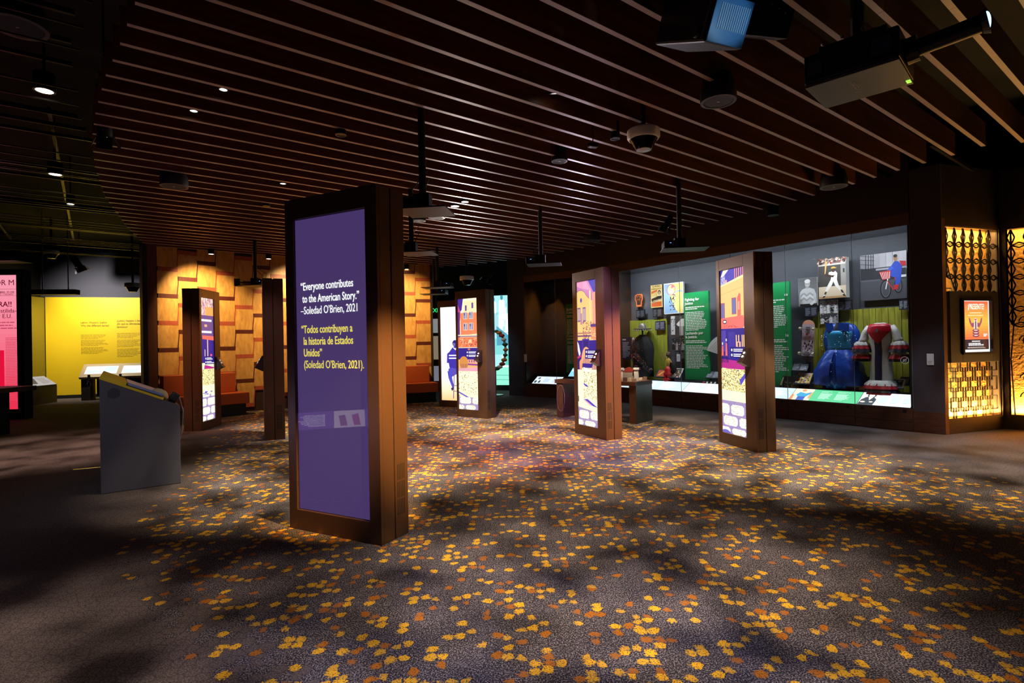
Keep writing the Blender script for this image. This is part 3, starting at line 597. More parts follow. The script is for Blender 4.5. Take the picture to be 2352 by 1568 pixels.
BEZ = M('bezel_black', '#050507', .3); SHADOW = M('seam_black', '#040404', .8)
def kiosk(FL, ang, W, D_, H, label, picf, su=(.09, .75), sv=(.06, .94), emit=1.15, vent='R', vhalf=0, ctrl=True, cz=1.03, seed=0):
    t = thing('screen_kiosk', label, 'kiosk', (FL[0], FL[1], 0), ang, 'bronze screen kiosks on the carpet')
    x0, x1, z0, z1 = su[0] * W, su[1] * W, sv[0] * H, sv[1] * H; h = D_ / 2
    f = MB().box(0, 0, 0, x0, .03, H).box(x1, 0, 0, W, .03, H).box(x0, 0, 0, x1, .03, z0).box(x0, 0, z1, x1, .03, H).box(0, .03, 0, W, h - .005, H)
    f.build('front_shell', BRONZE, t, bevel=.003); MB().box(0, h + .005, 0, W, D_, H).build('rear_shell', BRONZE, t, bevel=.003)
    MB().box(.012, h - .02, .0, W - .012, h + .02, H - .012).build('seam', SHADOW, t)
    sc = MB().box(x0 + .001, .022, z0 + .001, x1 - .001, .029, z1 - .001).build('screen', BEZ, t)
    p = picf(x1 - x0 - .006, z1 - z0 - .006)
    if p: p.build('display_image', sc, ((x0 + x1) / 2, .0215, z0 + .003), emit=emit)
    xs = W if vent == 'R' else 0; yb = (.012 if vhalf == 0 else h + .014); vg = MB()
    for g in range(3):
        for k in range(5):
            y = yb + .018 + k * (h - .07) / 4.4; vg.box(xs - .001, y - .003, .16 + g * .125, xs + .001, y + .003, .16 + g * .125 + .112)
    vg.build('vent', SHADOW, t)
    if ctrl:
        xc = (x1 + W) / 2 - .035; c = MB()
        prof = [(0, 0), (-.015, -.0), (-.13, .06), (-.10, .085), (-.02, .23), (0, .24)]
        n = len(prof); vs_ = [(xc - .05, a, cz + b) for a, b in prof] + [(xc + .05, a, cz + b) for a, b in prof]
        c.add(vs_, [tuple(range(n)), tuple(range(2 * n - 1, n - 1, -1))] + [(i, i + n, (i + 1) % n + n, (i + 1) % n) for i in range(n)])
        co = c.build('audio_controller', M('controller_dark', '#2a1d18', .4, .3), t)
        sl_ = Vector((0, .08, .145)).normalized(); nn = Vector((0, -.145, .08)).normalized()
        b = MB()
        for q in (.05, .1): 
            c0 = Vector((xc, -.10, cz + .085)) + sl_ * q; b.tube([c0, c0 + nn * .008], .016, 10)
        b.build('button', M('button_white', '#e8e8f0', .4, emit=.4), co)
    return t
def ang(a, b): return math.atan2(b[1] - a[1], b[0] - a[0])
def pic_purple(W, H):
    p = Pic(W, H); p.rect('#56407c', 0, 0, 1, 1); return p
k1 = kiosk((-1.72, 4.18), ang((-1.72, 4.18), (-.92, 3.76)), .905, .295, 2.49, 'large bronze kiosk with purple screen showing a quote in white and yellow', pic_purple, (.095, .885), (.061, .938), .62, vhalf=1, ctrl=False)
scr = [c for c in k1.children if c.name.startswith('screen')][0]
TW = M('text_white', '#ffffff', .5, emit=1.0); TY = M('text_yellow', '#f6e060', .5, emit=.9)
u0 = .905 * .095; Wk = .905 * .79; zk = lambda f: 2.49 * (.061 + .877 * f)
def qtext(s_, f, mat, bold, ind): text('lettering', s_, .083, mat, scr, (u0 + Wk * ind, .018, zk(f)), bold=bold, sx=.70 if bold else .72)
for s_, f, m_, b_, i_ in (('“Everyone contributes', .754, TW, .009, .075), ('to the American Story.”', .712, TW, .009, .10), ('–Soledad O’Brien, 2021', .672, TW, 0, .075), ('“Todos contribuyen a', .607, TY, .009, .075), ('la historia de Estados', .567, TY, .009, .105), ('Unidos”', .527, TY, .009, .105), ('(Soledad O’Brien, 2021).', .487, TY, 0, .105)):
    qtext(s_, f, m_, b_, i_)
# glass over the purple screen mirrors a label rail that stands off to the left
MB().box(u0 + .002, .010, 2.49 * .061 + .002, u0 + Wk - .002, .013, 2.49 * .938 - .002).build('screen_glass', glass_mat(), scr)
kiosk((-5.27, 9.25), R(94.7), .76, .28, 2.41, 'bronze kiosk facing right before the left orange bench', pic_k2, (.09, .72), vent='L', vhalf=0, cz=1.0)
kiosk((-3.7 - .42 * .78, 8.14 + .907 * .78), math.atan2(-.907, .42), .78, .285, 2.42, 'bronze kiosk seen edge on, just left of the purple kiosk', pic_k4, (.09, .75), vhalf=1, ctrl=True)
kiosk((-1.08, 10.53), ang((-1.08, 10.53), (-.48, 10.07)), .76, .255, 2.39, 'bronze kiosk with orange apartment building image, ahead of the exit sign', pic_k4, (.06, .71))
kiosk((-1.66, 12.3), ang((-1.66, 12.3), (-1.0, 11.93)), .76, .26, 2.36, 'bronze kiosk with seated person on white image, half hidden behind another', pic_k4b, (.08, .92), ctrl=False, emit=1.3)
kiosk((.93, 8.32), ang((.93, 8.32), (1.29, 7.62)), .785, .275, 2.42, 'bronze kiosk with curved church gable image, before the interactive table', pic_k5, (.115, .74))
kiosk((2.76, 7.37), ang((2.76, 7.37), (2.93, 6.6)), .785, .265, 2.43, 'bronze kiosk with peach shopfront and coral awning image, nearest the long case', pic_k6, (.09, .74))

# ================================================================== DISPLAY CASES
SOFF = M('soffit_gloss', '#30323a', .1, .6); DECK = M('case_deck', '#2b2d33', .6)
def case(F, label, seams, light, dz0=.335, tp=.29):
    zt = dz0 + .17; t = thing('display_case', label, 'display case', F.o, F.ang)
    L = F.len
    MB().box(0, .012, 0, L, DEP + .06, dz0 - .003).build('base', WB2, t)
    ss = [0] + seams + [L]
    for a, b in zip(ss, ss[1:]):
        for z0, z1 in ((.012, .135), (.14, .325)):
            d = MB().box(a + .004, 0, z0, b - .004, .012, z1).build('drawer_front', WB2, t)
            if z0 > .1:
                for q in (a + .08, b - .13): MB().box(q, -.002, .27, q + .05, 0, .31).build('lock_plate', BLACK, d)
        MB().box(a + .003, .0, dz0, b - .003, .008, CASETOP).build('glass_pane', glass_mat(), t)
        MB().box(b - .003, .0, dz0, b + .003, .009, CASETOP).build('glass_joint', M('joint_grey', '#6a6e74', .4), t)
    MB().box(0, DEP, dz0, L, DEP + .05, CASETOP + .1).build('back_panel', light[0], t)
    MB().box(0, .02, CASETOP, L, DEP, CASETOP + .03).build('soffit', SOFF, t)
    MB().box(0, tp, zt - .03, L, DEP, zt - .002).build('deck', DECK, t)
    MB().box(0, -.004, CASETOP - .01, L, .03, CASETOP + .16).build('header', M('header_bronze', '#5c3d2c', .5), t)
    for q in (0, L - .03): MB().box(q, .01, dz0, q + .03, DEP, CASETOP).build('side_panel', WB, t)
    return t
seamA = [FA.pix(x, 900, 0)[0] for x in (1565, 1683, 1809, 1963)]
cA = case(FA, 'long lit display case with costumes, posters and glowing label rail', seamA, (CASEGREY,))
cB = case(FB, 'dim display case with dark back panel left of the interactive table', [FB.pix(1278, 850, 0)[0]], (M('case_dark', '#1b212d', .7),))
def railpanel(cs, F, px0, px1, name, draw, emit=1.25):
    s0, s1 = F.pix(px0, 915, .02)[0], F.pix(px1, 925, .02)[0]; H = math.hypot(.26, .165); th = math.atan2(.26, .165)
    W = s1 - s0 - .006
    pn = MB().box(-W / 2, 0, 0, W / 2, .01, H).build(name, BLACK, cs, loc=((s0 + s1) / 2, .022, .34), rot=(-th, 0, 0))
    p = Pic(W, H); draw(p); p.build('printed_face', pn, (0, -.0006, 0), emit=emit); return pn
BT, WT_ = '#b9cbe0', '#ffffff'
def rp_text(bg, cols, ink):
    def f(p):
        p.rect(bg, 0, 0, 1, 1)
        for u0, u1 in cols: p.lines(ink, u0, .78, u1, .9, 2, .6).lines(ink, u0, .2, u1, .72, 8, .7, shear=.0)
    return f
railpanel(cA, FA, 1425, 1567, 'graphic_panel', rp_text('#cfe0f2', ((.3, .55), (.62, .85)), '#ffffff'))
railpanel(cA, FA, 1567, 1690, 'graphic_panel', rp_text('#f4f8ff', ((.2, .45), (.5, .72), (.78, .97)), '#c3d2ea'))
railpanel(cA, FA, 1690, 1812, 'graphic_panel', rp_text('#c6daf0', ((.1, .4), (.5, .9)), '#ffffff'))
def rp_green(p):
    rp_text('#57c98e', ((.42, .6), (.66, .86)), '#bdf0d6')(p); p.rect('#fbe2c8', 0, 0, .3, 1)
    p.poly('#2f9fd0', [(.06, .45), (.1, .7), (.2, .6), (.28, .75), (.27, .55), (.22, .3), (.1, .28)]); p.poly('#2a56b8', [(.1, 0), (.1, .3), (.22, .32), (.22, 0)]); p.ell('#e8935c', .15, .85, .035, .1); p.poly('#e8a060', [(.26, .2), (.3, .15), (.3, .8), (.27, .6)]); p.poly('#ef8a4a', [(0, 0), (.04, 0), (.03, .4), (0, .5)])
railpanel(cA, FA, 1812, 1967, 'graphic_panel', rp_green)
def rp_port(p):
    rp_text('#e9f1fb', ((.36, .55), (.6, .78), (.82, .98)), '#c5d5ec')(p); p.poly('#26343f', [(0, 0), (.3, 0), (.32, .45), (.26, .62), (.2, .66), (.1, .6), (.03, .4)]); p.ell('#4a3a40', .2, .78, .085, .22); p.ell('#fff6ee', .2, .76, .055, .17); p.poly('#fff6ee', [(.15, .62), (.24, .62), (.19, .35)]); p.ell('#f8e4d8', .08, .22, .05, .06); p.ell('#f8e4d8', .24, .24, .04, .05)
railpanel(cA, FA, 1967, 2091, 'graphic_panel', rp_port)
railpanel(cB, FB, 1222, 1283, 'graphic_panel', lambda p: (rp_text('#dde8f6', ((.35, .6), (.7, .95)), '#aabdd4')(p), p.poly('#3a3f48', [(.04, .1), (.12, .1), (.12, .4), (.08, .45), (.04, .4)]), p.poly('#3a3f48', [(.18, .12), (.26, .12), (.26, .42), (.2, .46)]), p.ell('#6a7080', .14, .75, .05, .14)))

def board(F, t, px0, py0, px1, py1, name, label, cat, draw=None, mat=None, thick=.025, tilt=0.0, group=None, emit=0.0, lean=True, roll=0.0):
    s0 = F.pix(px0, (py0 + py1) / 2, t)[0]; s1 = F.pix(px1, (py0 + py1) / 2, t)[0]; xm = (px0 + px1) / 2
    zt, zb = F.pix(xm, py0, t)[1], F.pix(xm, py1, t)[1]; W = s1 - s0; H = (zt - zb) / max(.4, math.cos(tilt))
    o = MB().box(-W / 2, 0, 0, W / 2, thick, H).build(name, mat or LABELD); o.location = F.w((s0 + s1) / 2, t, zb); o.rotation_euler = (-tilt, roll, F.ang)
    tag(o, label, cat, group)
    if draw: p = Pic(W - .002, H - .002); draw(p); p.build('print', o, (0, -.0006, .001), emit=emit)
    o['_wh'] = 0; del o['_wh']
    return o, W, H
WHT = M('board_white', '#d8d8d8', .6)
def two_col(bg='#22242c', ink='#aab0c0'):
    def f(p): p.rect(bg, 0, 0, 1, 1); p.lines(ink, .06, .12, .46, .9, 8, .5); p.lines(ink, .54, .12, .94, .9, 8, .5)
    return f
# ---- green heading panels
def gpanel(F, t, q, label, heads, ink_right=False):
    o, W, H = board(F, t, *q, 'text_panel', label, 'sign', None, GREENP, .05)
    p = Pic(W - .004, H - .004); w1 = '#eaf6ee'
    p.lines(w1, .06, .805, .95, .845, 2, .55, .55); p.lines(w1, .06, .565, .95, .785, 12, .5)
    p.lines(w1, .06, .42, .95, .458, 2, .55, .95); p.lines(w1, .06, .13, .95, .4, 15, .5); p.build('print', o, (0, -.0006, .002))
    for s_, f in heads: text('lettering', s_, W * .135, M('ink_white', '#f2f8f4', .5), o, ((W * .45 if ink_right else -W * .45), -.006, H * f), align='RIGHT' if ink_right else 'LEFT', bold=.016, sx=.95)
    return o
gpanel(FA, .42, (1572, 670, 1629, 872), 'green text panel headed Fighting for Justice in long case', (('Fighting for', .905), ('Justice', .862), ('Luchando por', .518), ('la justicia', .476)))
gpanel(FA, .40, (1748, 649, 1815, 885), 'green text panel half hidden behind the kiosk nearest the long case', (('es', .865), ('io', .475)), True)
gpanel(FB, .35, (1300, 697, 1352, 855), 'green text panel headed Building Community in the dim case', (('Building', .905), ('Community', .862), ('Construyendo', .518), ('comunidad', .476)))
# ---- yellow-green plank walls in the long case
def planks(px0, py0, px1, label, col):
    t = .66; s0, zt = FA.pix(px0, py0, t); s1 = FA.pix(px1, py0 - 8, t)[0]; z0 = .505; n = max(4, int((s1 - s0) / .085)); wd = (s1 - s0) / n
    o = thing('plank_backdrop', label, 'panel', FA.w(s0, t, z0), FA.ang); m = wood('plank_' + col.strip('#'), col, '#a8a838', (6, 6, 1), .6)
    me = MB().box(0, 0, 0, wd - .006, .025, zt - z0).mesh('plank')
    for i in range(n): put('plank', me, m, o, loc=(i * wd, 0.003 * (i % 2), 0))
    return o
planks(1436, 737, 1531, 'olive green plank backdrop behind the dark embroidered outfit', '#8a9430')
planks(1866, 716, 2086, 'olive green plank backdrop behind the blue gown and white costume', '#7f7a1c')
# ---- posters and photographs
def dr_map(p):
    p.rect('#e8ecec', 0, 0, 1, 1); p.rect('#8fb0d8', .03, .02, .97, .97); p.poly('#e6d27a', [(.35, .97), (.97, .97), (.97, .02), (.72, .02), (.5, .3), (.3, .62), (.22, .8)])
    p.poly('#f0e29a', [(.25, .72), (.35, .62), (.55, .5), (.5, .3), (.62, .1), (.7, .1), (.66, .35), (.6, .6), (.5, .78), (.35, .85)]); p.stroke('#7aa0d0', [(.45, .65), (.7, .72), (.97, .7)], .02); p.stroke('#7aa0d0', [(.55, .9), (.75, .7), (.97, .8)], .012)
    p.specks(['#2a2420', '#3a3228'], 46, .3, .12, .58, .62, .03, .022, 5); p.ring('#c83a50', .38, .78, .22, .17, .012); p.poly('#e06a78', [(.38, .82), (.55, .86), (.52, .95), (.42, .93)])
board(FA, .6, 1525, 649, 1569.5, 720, 'map_poster', 'blue and yellow state map poster with red circle in long case', 'poster', dr_map, WHT, .05)
def dr_lalo(p):
    p.rect('#e8c878', 0, 0, 1, 1); p.rect('#d8642c', .05, .04, .95, .25); p.poly('#d8642c', [(.05, .62), (.6, .72), (.6, .8), (.05, .72)]); p.poly('#2a2018', [(.05, .2), (.95, .35), (.95, .55), (.05, .4)]); p.rect('#efe0b0', .58, .5, .95, .76); p.ell('#4a3828', .76, .66, .14, .1); p.ell('#c8a880', .76, .63, .1, .08)
lo, W, H = board(FA, .66, 1495, 654, 1521, 706, 'concert_poster', 'orange and cream concert poster in the long case', 'poster', dr_lalo, WHT, .02)
for s_, sz, x, z, sh in (('EL PETRO', .052, 0, .9, 0), ('DOMINGO 10 de DIC', .03, 0, .81, 0), ('Lalo', .075, -.06, .44, .3), ('GUERRERO', .066, 0, .25, .2)): text('lettering', s_, sz, M('ink_black', '#1a1410', .6) if z > .5 else M('ink_cream', '#f0e2b4', .6), lo, (x, -.004, z * H), 'CENTER', .01, 1, rot=(0, -.16 if z < .5 else 0, 0))
def fist(p): p.rect('#241818', .05, .03, .95, .97); p.rect('#d8703a', .2, .1, .8, .14); p.specks(['#e07a3c'], 30, .1, .3, .9, .92, .07, .03, 3)
o, W, H = board(FA, .64, 1458, 675, 1476, 704, 'fist_sign', 'orange and black raised fist cut-out sign', 'sign', None, M('sign_orange', '#cf6a34', .6), .012)
m_ = MB().prism([(x * W - W / 2, z * H) for x, z in ((.2, 0), (.85, 0), (.88, .4), (1, .55), (1, .85), (.85, .98), (.3, 1), (.05, .9), (0, .6), (.15, .42))], 0, .02); o.data = m_.mesh('fist_sign'); o.data.materials.append(M('sign_orange'))
p = Pic(W, H); p.poly('#30201c', [(.3, .14), (.75, .14), (.78, .4), (.9, .55), (.9, .82), (.78, .9), (.35, .92), (.14, .84), (.1, .62), (.26, .42)]); p.specks(['#c0623a'], 22, .2, .5, .85, .85, .06, .03, 2); p.build('print', o, (0, -.001, 0))
def grey_figs(n, key, lo_='#5a5a5e', hi='#d8d8da', dk='#1c1c20'):
    def f(p):
        p.rect(lo_, 0, 0, 1, 1); rr = random.Random(key)
        for i in range(n):
            u = (i + .5) / n + (rr.random() - .5) * .08; h = .55 + .25 * rr.random(); wd = .42 / n; c = (hi, dk, '#9a9a9e')[rr.randrange(3)]
            p.poly(c, [(u - wd, 0), (u + wd, 0), (u + wd * .9, h * .75), (u, h * .85), (u - wd * .9, h * .75)]); p.ell('#b8b4b0' if c != '#b8b4b0' else dk, u, h * .93, wd * .5, .09); p.ell('#26242a', u, h * .98, wd * .5, .05)
        p.specks([hi, dk], 14 * n, 0, 0, 1, 1, .04, .025, key)
    return f
LBL = 'dark two-column label cards in the long case'
board(FA, .66, 1420, 657, 1445, 728, 'archive_poster', 'grey archive photo of a columned building left of the fist sign', 'poster', lambda p: (p.rect('#3c3c42', 0, 0, 1, 1), [p.rect('#c8c8cc', .3 + k * .15, .62, .38 + k * .15, .82) for k in range(4)], p.rect('#a8a8ac', .25, .54, .95, .6), p.lines('#b8b8c0', .3, .05, .9, .45, 5, .4)))
board(FA, .6, 1541, 725, 1573, 773, 'archive_photo', 'grey photo of a man in white shirt standing left of green panel', 'photo', lambda p: (p.rect('#38383c', 0, 0, 1, 1), p.rect('#c8c8c8', 0, .1, .3, 1), p.specks(['#55555a'], 14, 0, .2, .3, .9, .05, .03, 2), p.poly('#d8d4d0', [(.55, .5), (.95, .5), (.95, .85), (.75, .85), (.4, .6), (.45, .55)]), p.rect('#b0aca8', .62, .06, .9, .5), p.ell('#6a625c', .72, .9, .1, .07)), WHT, .02)
board(FA, .6, 1543, 776, 1573, 804, 'archive_photo', 'grey photo of a crowd group below the white shirt man', 'photo', grey_figs(4, 3, '#2c2c30'), WHT, .02)
board(FA, .63, 1461, 711, 1481, 730, 'label_card', 'dark label card under the orange fist sign', 'label', two_col('#17181c', '#70747e'), group=LBL)
board(FA, .63, 1499.5, 708, 1520.5, 728, 'label_card', 'dark label card under the orange concert poster', 'label', two_col('#17181c', '#70747e'), group=LBL)
board(FA, .62, 1505, 737, 1527, 758, 'label_card', 'dark label card on the olive planks beside the embroidered outfit', 'label', two_col('#23283a', '#98a4c0'), group=LBL)
board(FA, .6, 1552, 805, 1573, 826, 'label_card', 'dark label card under the grey crowd photo', 'label', two_col('#17181c', '#70747e'), group=LBL)
board(FA, .57, 1554, 813, 1562, 830, 'note_card', 'small white upright card under the grey crowd photo', 'label', lambda p: (p.rect('#d8d8dc', 0, 0, 1, 1), p.lines('#777780', .15, .3, .85, .8, 4, .4)), WHT, .006)
board(FA, .4, 1412, 774, 1450, 825, 'text_panel', 'navy text panel left of the embroidered outfit', 'sign', lambda p: (p.rect('#272c48', 0, 0, 1, 1), p.lines('#d0d4e4', .3, .08, .95, .8, 12, .5), p.lines('#ffffff', .3, .86, .95, .94, 1, .7)), M('navy', '#272c48', .6), .03)
def dr_sweater(p):
    n = 8
    for i in range(n): p.rect(tuple(a * (1 - i / n) + b * i / n for a, b in zip(C('#8a8a8c'), C('#58585a'))), 0, i / n, 1, (i + 1) / n, i > 0)
    p.poly('#c4c4c6', [(.05, 0), (.02, .25), (.1, .5), (.22, .6), (.4, .64), (.62, .64), (.85, .58), (.95, .4), (.98, .15), (.9, 0)])
    for k in range(3): p.stroke('#9c9ca0' if k % 2 == 0 else '#dcdcde', [(.12, .36 - k * .09), (.3, .46 - k * .09), (.45, .36 - k * .09), (.62, .46 - k * .09), (.8, .36 - k * .09)], .022)
    p.rect('#18181a', .08, 0, .98, .07); p.poly('#dcdcdc', [(.7, .0), (.92, .12), (.85, .2), (.6, .06)]); p.ell('#b8b4b2', .5, .79, .14, .13); p.ell('#e4e4e4', .5, .88, .155, .075); p.rect('#a8a4a2', .4, .62, .58, .7); p.ell('#6a6462', .45, .8, .02, .01); p.ell('#6a6462', .56, .8, .02, .01); p.rect('#e8e4e2', .44, .715, .56, .73)
board(FA, .6, 1833.5, 638, 1877, 702, 'portrait_photo', 'grey portrait of a white-haired man in diamond sweater', 'photo', dr_sweater, WHT, .03)
def dr_bat(p):
    p.rect('#3a3634', 0, 0, 1, 1); p.rect('#b8b0aa', 0, .83, 1, .88); p.rect('#6a5650', 0, .87, 1, 1); p.specks(['#e0d8d4', '#3a2a2a', '#a05048', '#c89a80'], 70, 0, .88, 1, 1, .05, .03, 4)
    p.rect('#8a8480', .82, .3, 1, .83); p.rect('#2a2624', .9, .62, .96, .72); p.rect('#cbb8a0', 0, 0, 1, .3); p.rect('#b08a60', 0, 0, 1, .05)
    p.poly('#e4e0da', [(.45, .45), (.68, .45), (.7, .62), (.62, .68), (.4, .66), (.36, .58), (.48, .55)]); p.poly('#dcd6d0', [(.45, .46), (.56, .44), (.5, .33), (.32, .17), (.22, .16), (.3, .28)]); p.poly('#dcd6d0', [(.52, .46), (.68, .46), (.74, .32), (.86, .18), (.78, .17), (.62, .3)])
    p.poly('#2a2220', [(.24, .17), (.31, .17), (.22, .03), (.12, .01), (.16, .04)]); p.poly('#2a2220', [(.8, .2), (.87, .19), (.97, .05), (.99, .02), (.9, .04)]); p.poly('#f0ece8', [(.2, .1), (.26, .1), (.23, .07), (.17, .07)]); p.poly('#f0ece8', [(.84, .12), (.9, .11), (.93, .08), (.87, .09)])
    p.poly('#3a2820', [(.22, .6), (.3, .56), (.55, .52), (.58, .55), (.34, .62), (.26, .66)]); p.ell('#3a2820', .56, .7, .07, .05); p.ell('#c8923a', .56, .745, .09, .045, a0=0, a1=180); p.poly('#c8923a', [(.62, .745), (.7, .755), (.62, .765)]); p.poly('#c89a5a', [(.235, .62), (.27, .63), (.34, .94), (.27, .95)])
    p.rect('#2a2624', .5, .56, .6, .575)
board(FA, .5, 1880, 593, 1943, 684.5, 'sports_photo', 'photo of a baseball batter in white uniform and gold helmet', 'photo', dr_bat, WHT, .12)
def dr_bike(p):
    p.rect('#45454c', 0, 0, 1, 1); n = 7
    for i in range(n): p.poly(tuple(a * (1 - i / n) + b * i / n for a, b in zip(C('#8a8890'), C('#cfcbd2'))), [(i / n, .62), ((i + 1) / n + .01, .62), ((i + 1) / n + .01, 1), (i / n, 1)], i > 0)
    p.rect('#2c2c34', 0, .42, 1, .7); p.rect('#9a98a4', .35, .64, 1, .68); p.rect('#5a5660', 0, .3, .45, .45)
    for u in (.12, .18, .24, .29): p.stroke('#2a2830', [(u, .6), (u + .01, 1)], .012)
    for v in (.68, .78, .88, .96): p.stroke('#2a2830', [(.0, v + .03), (.32, v - .02)], .008)
    p.poly('#46464e', [(0, 0), (1, 0), (1, .4), (0, .42)]); p.rect('#c8c8cc', .86, .45, 1, .5)
    for u, v, a, b in ((.56, .22, .105, .19), (.83, .27, .07, .14)): p.ring('#1a1a1e', u, v, a, b, .022); p.ring('#8a8a90', u, v, a * .85, b * .85, .004)
    p.stroke('#d8d8dc', [(.56, .22), (.62, .48)], .014); p.stroke('#c02a2a', [(.6, .4), (.72, .2), (.83, .27), (.76, .45)], .014)
    p.poly('#2a48b0', [(.64, .5), (.7, .72), (.76, .8), (.84, .79), (.92, .7), (.9, .5), (.88, .36), (.8, .26), (.76, .28), (.78, .45)]); p.poly('#c02630', [(.86, .8), (1, .78), (1, .68), (.9, .7)]); p.poly('#c02630', [(.74, .3), (.82, .3), (.82, .2), (.74, .2)])
    p.poly('#3a58c0', [(.7, .72), (.6, .63), (.62, .6), (.74, .64)]); p.ell('#b08060', .78, .86, .042, .06); p.ell('#241c1a', .78, .91, .044, .035); p.poly('#b8302c', [(.42, .6), (.68, .62), (.66, .45), (.5, .42)])
    for k in range(6): p.stroke('#e8d8d4', [(.45 + k * .04, .59), (.5 + k * .03, .44)], .007)
board(FA, .66, 1976.5, 581, 2082, 688, 'cyclist_photo', 'large photo of a cyclist in blue suit with red basket', 'photo', dr_bike, WHT, .02)
board(FA, .55, 1883, 689, 1924, 719, 'team_photo', 'small grey photo of a ball team below the batter photo', 'photo', grey_figs(5, 8, '#8a8a90'), WHT, .02)
board(FA, .54, 1884, 720, 1924, 743, 'signed_photo', 'small grey signed photo directly below the ball team photo', 'photo', lambda p: (grey_figs(4, 9, '#3c3c42')(p), p.stroke('#e8e8ec', [(.05, .3), (.2, .5), (.3, .2), (.45, .4), (.7, .25)], .008)), WHT, .02)
board(FA, .58, 1925, 689, 1957, 712, 'label_card', 'dark label card right of the ball team photo', 'label', two_col('#1c1f28', '#8088a0'), group=LBL)
board(FA, .58, 1848, 703.5, 1877.5, 727, 'label_card', 'dark label card under the diamond sweater portrait', 'label', two_col('#1c1f28', '#80869a'), group=LBL)
board(FA, .6, 2065, 688, 2085, 711, 'label_card', 'dark label card under the cyclist photo at the right end', 'label', two_col('#1c1f28', '#a8b0c4'), group=LBL)
# ---- low tilted labels, books and photos on the deck (standing on little easels)
TL = R(38)
def low(px0, py0, px1, py1, name, label, cat, draw, tt=.32, mat=None, group=None):
    o, W, H = board(FA, tt, px0, py0, px1, py1, name, label, cat, draw, mat, .015, TL, group); o.location.z = max(o.location.z, .507)
    MB().box(-W / 2 - .01, -.02, -.006, W / 2 + .01, .015, 0).build('easel_lip', M('acrylic_dark', '#3a3e46', .3), o); return o
low(1816, 834, 1853, 851, 'label_card', 'dark label card below the skateboard', 'label', two_col('#23252e', '#a8aec0'), .42, group=LBL)
low(1868, 861, 1902, 881, 'label_card', 'dark label card in front of the gown, left of two', 'label', two_col('#23252e', '#b8becf'), .34, group=LBL)
low(1902, 862, 1939, 884, 'label_card', 'dark label card in front of the gown, right of two', 'label', two_col('#23252e', '#b8becf'), .34, group=LBL)
low(2064, 866, 2087, 884, 'label_card', 'dark label card behind the black and white record sleeve', 'label', two_col('#23252e', '#a8aec0'), .42, group=LBL)
low(1825, 857, 1858, 881, 'picture_book', 'picture book with yellow crowded cover left of gown labels', 'book', lambda p: (p.rect('#d8b02a', 0, 0, 1, 1), p.rect('#b8a0a0', .1, .75, .9, 1), p.specks(['#4a2a18', '#c02a2a', '#3a6a9a', '#e8e0c8', '#2a1a10'], 60, .05, .02, .95, .7, .07, .06, 6)), .33, WHT)
low(1943.5, 862, 1974, 887, 'beach_photo', 'faded pink photo print with dark figures before the white costume', 'photo', lambda p: (p.rect('#b8a8ac', 0, 0, 1, 1), p.rect('#9a8488', 0, 0, 1, .4), p.specks(['#1c1618'], 34, .0, .02, 1, .3, .04, .07, 7)), .33, WHT)
low(1986, 866, 2015, 889, 'dark_book', 'black book with red lettering and green hand print cover', 'book', lambda p: (p.rect('#1c1a1c', 0, 0, 1, 1), p.lines('#a83a30', .2, .55, .85, .8, 3, .7), p.specks(['#3aa880', '#2a8a6a', '#d0a040'], 18, .2, .1, .85, .35, .1, .05, 5)), .33)
low(2038, 871, 2074, 891, 'record_sleeve', 'black and white record sleeve with a figure at the right end', 'record', lambda p: (p.rect('#d8d8d8', 0, 0, 1, 1), p.rect('#1a1a1c', .06, .08, .9, .92), p.poly('#d0d0d0', [(.2, .1), (.4, .1), (.5, .5), (.4, .8), (.25, .7), (.3, .4)]), p.lines('#e8e8e8', .6, .7, .85, .85, 2, .6)), .33, WHT)
low(1503, 849, 1530, 866, 'magazine', 'magazine with orange and red cover left of the photo book', 'magazine', lambda p: (p.rect('#26303e', 0, 0, 1, 1), p.rect('#c8542c', .12, .1, .85, .92), p.poly('#e8b040', [(.2, .2), (.5, .5), (.8, .85), (.4, .7)]), p.stroke('#f0d060', [(.3, .2), (.6, .8)], .01)), .33)
low(1526, 846, 1560, 867, 'photo_book', 'photo book with white border and crowded dark cover', 'book', lambda p: (p.rect('#d0d0cc', 0, 0, 1, 1), p.rect('#2c2a24', .05, .05, .95, .95), p.specks(['#b06a30', '#8a2a24', '#e0d8c8', '#4a6a40', '#151412'], 90, .06, .06, .94, .94, .05, .05, 8)), .32, WHT)
pb = low(1620, 852, 1649, 868, 'label_card', 'dark label card with three round white badges', 'label', two_col('#23252e', '#8a90a4'), .36, group=LBL)
for i, x in enumerate((1624, 1633, 1642, 1616)):
    s, z = FA.pix(x, 863, .31); b = MB().lathe([(.0, 0), (.022, 0), (.024, .004), (.018, .008), (0, .009)], 14).build('badge', M('badge_white', '#d8d4cc', .4) if i < 3 else M('badge_red', '#b02a2a', .4)); b.location = FA.w(s, .31, .52); b.rotation_euler = (R(60), 0, FA.ang); tag(b, ('round white pin badge, left of three', 'round white pin badge, middle of three', 'round white pin badge, right of three', 'small red pin badge beside the white ones')[i], 'badge', 'pin badges in the long case')
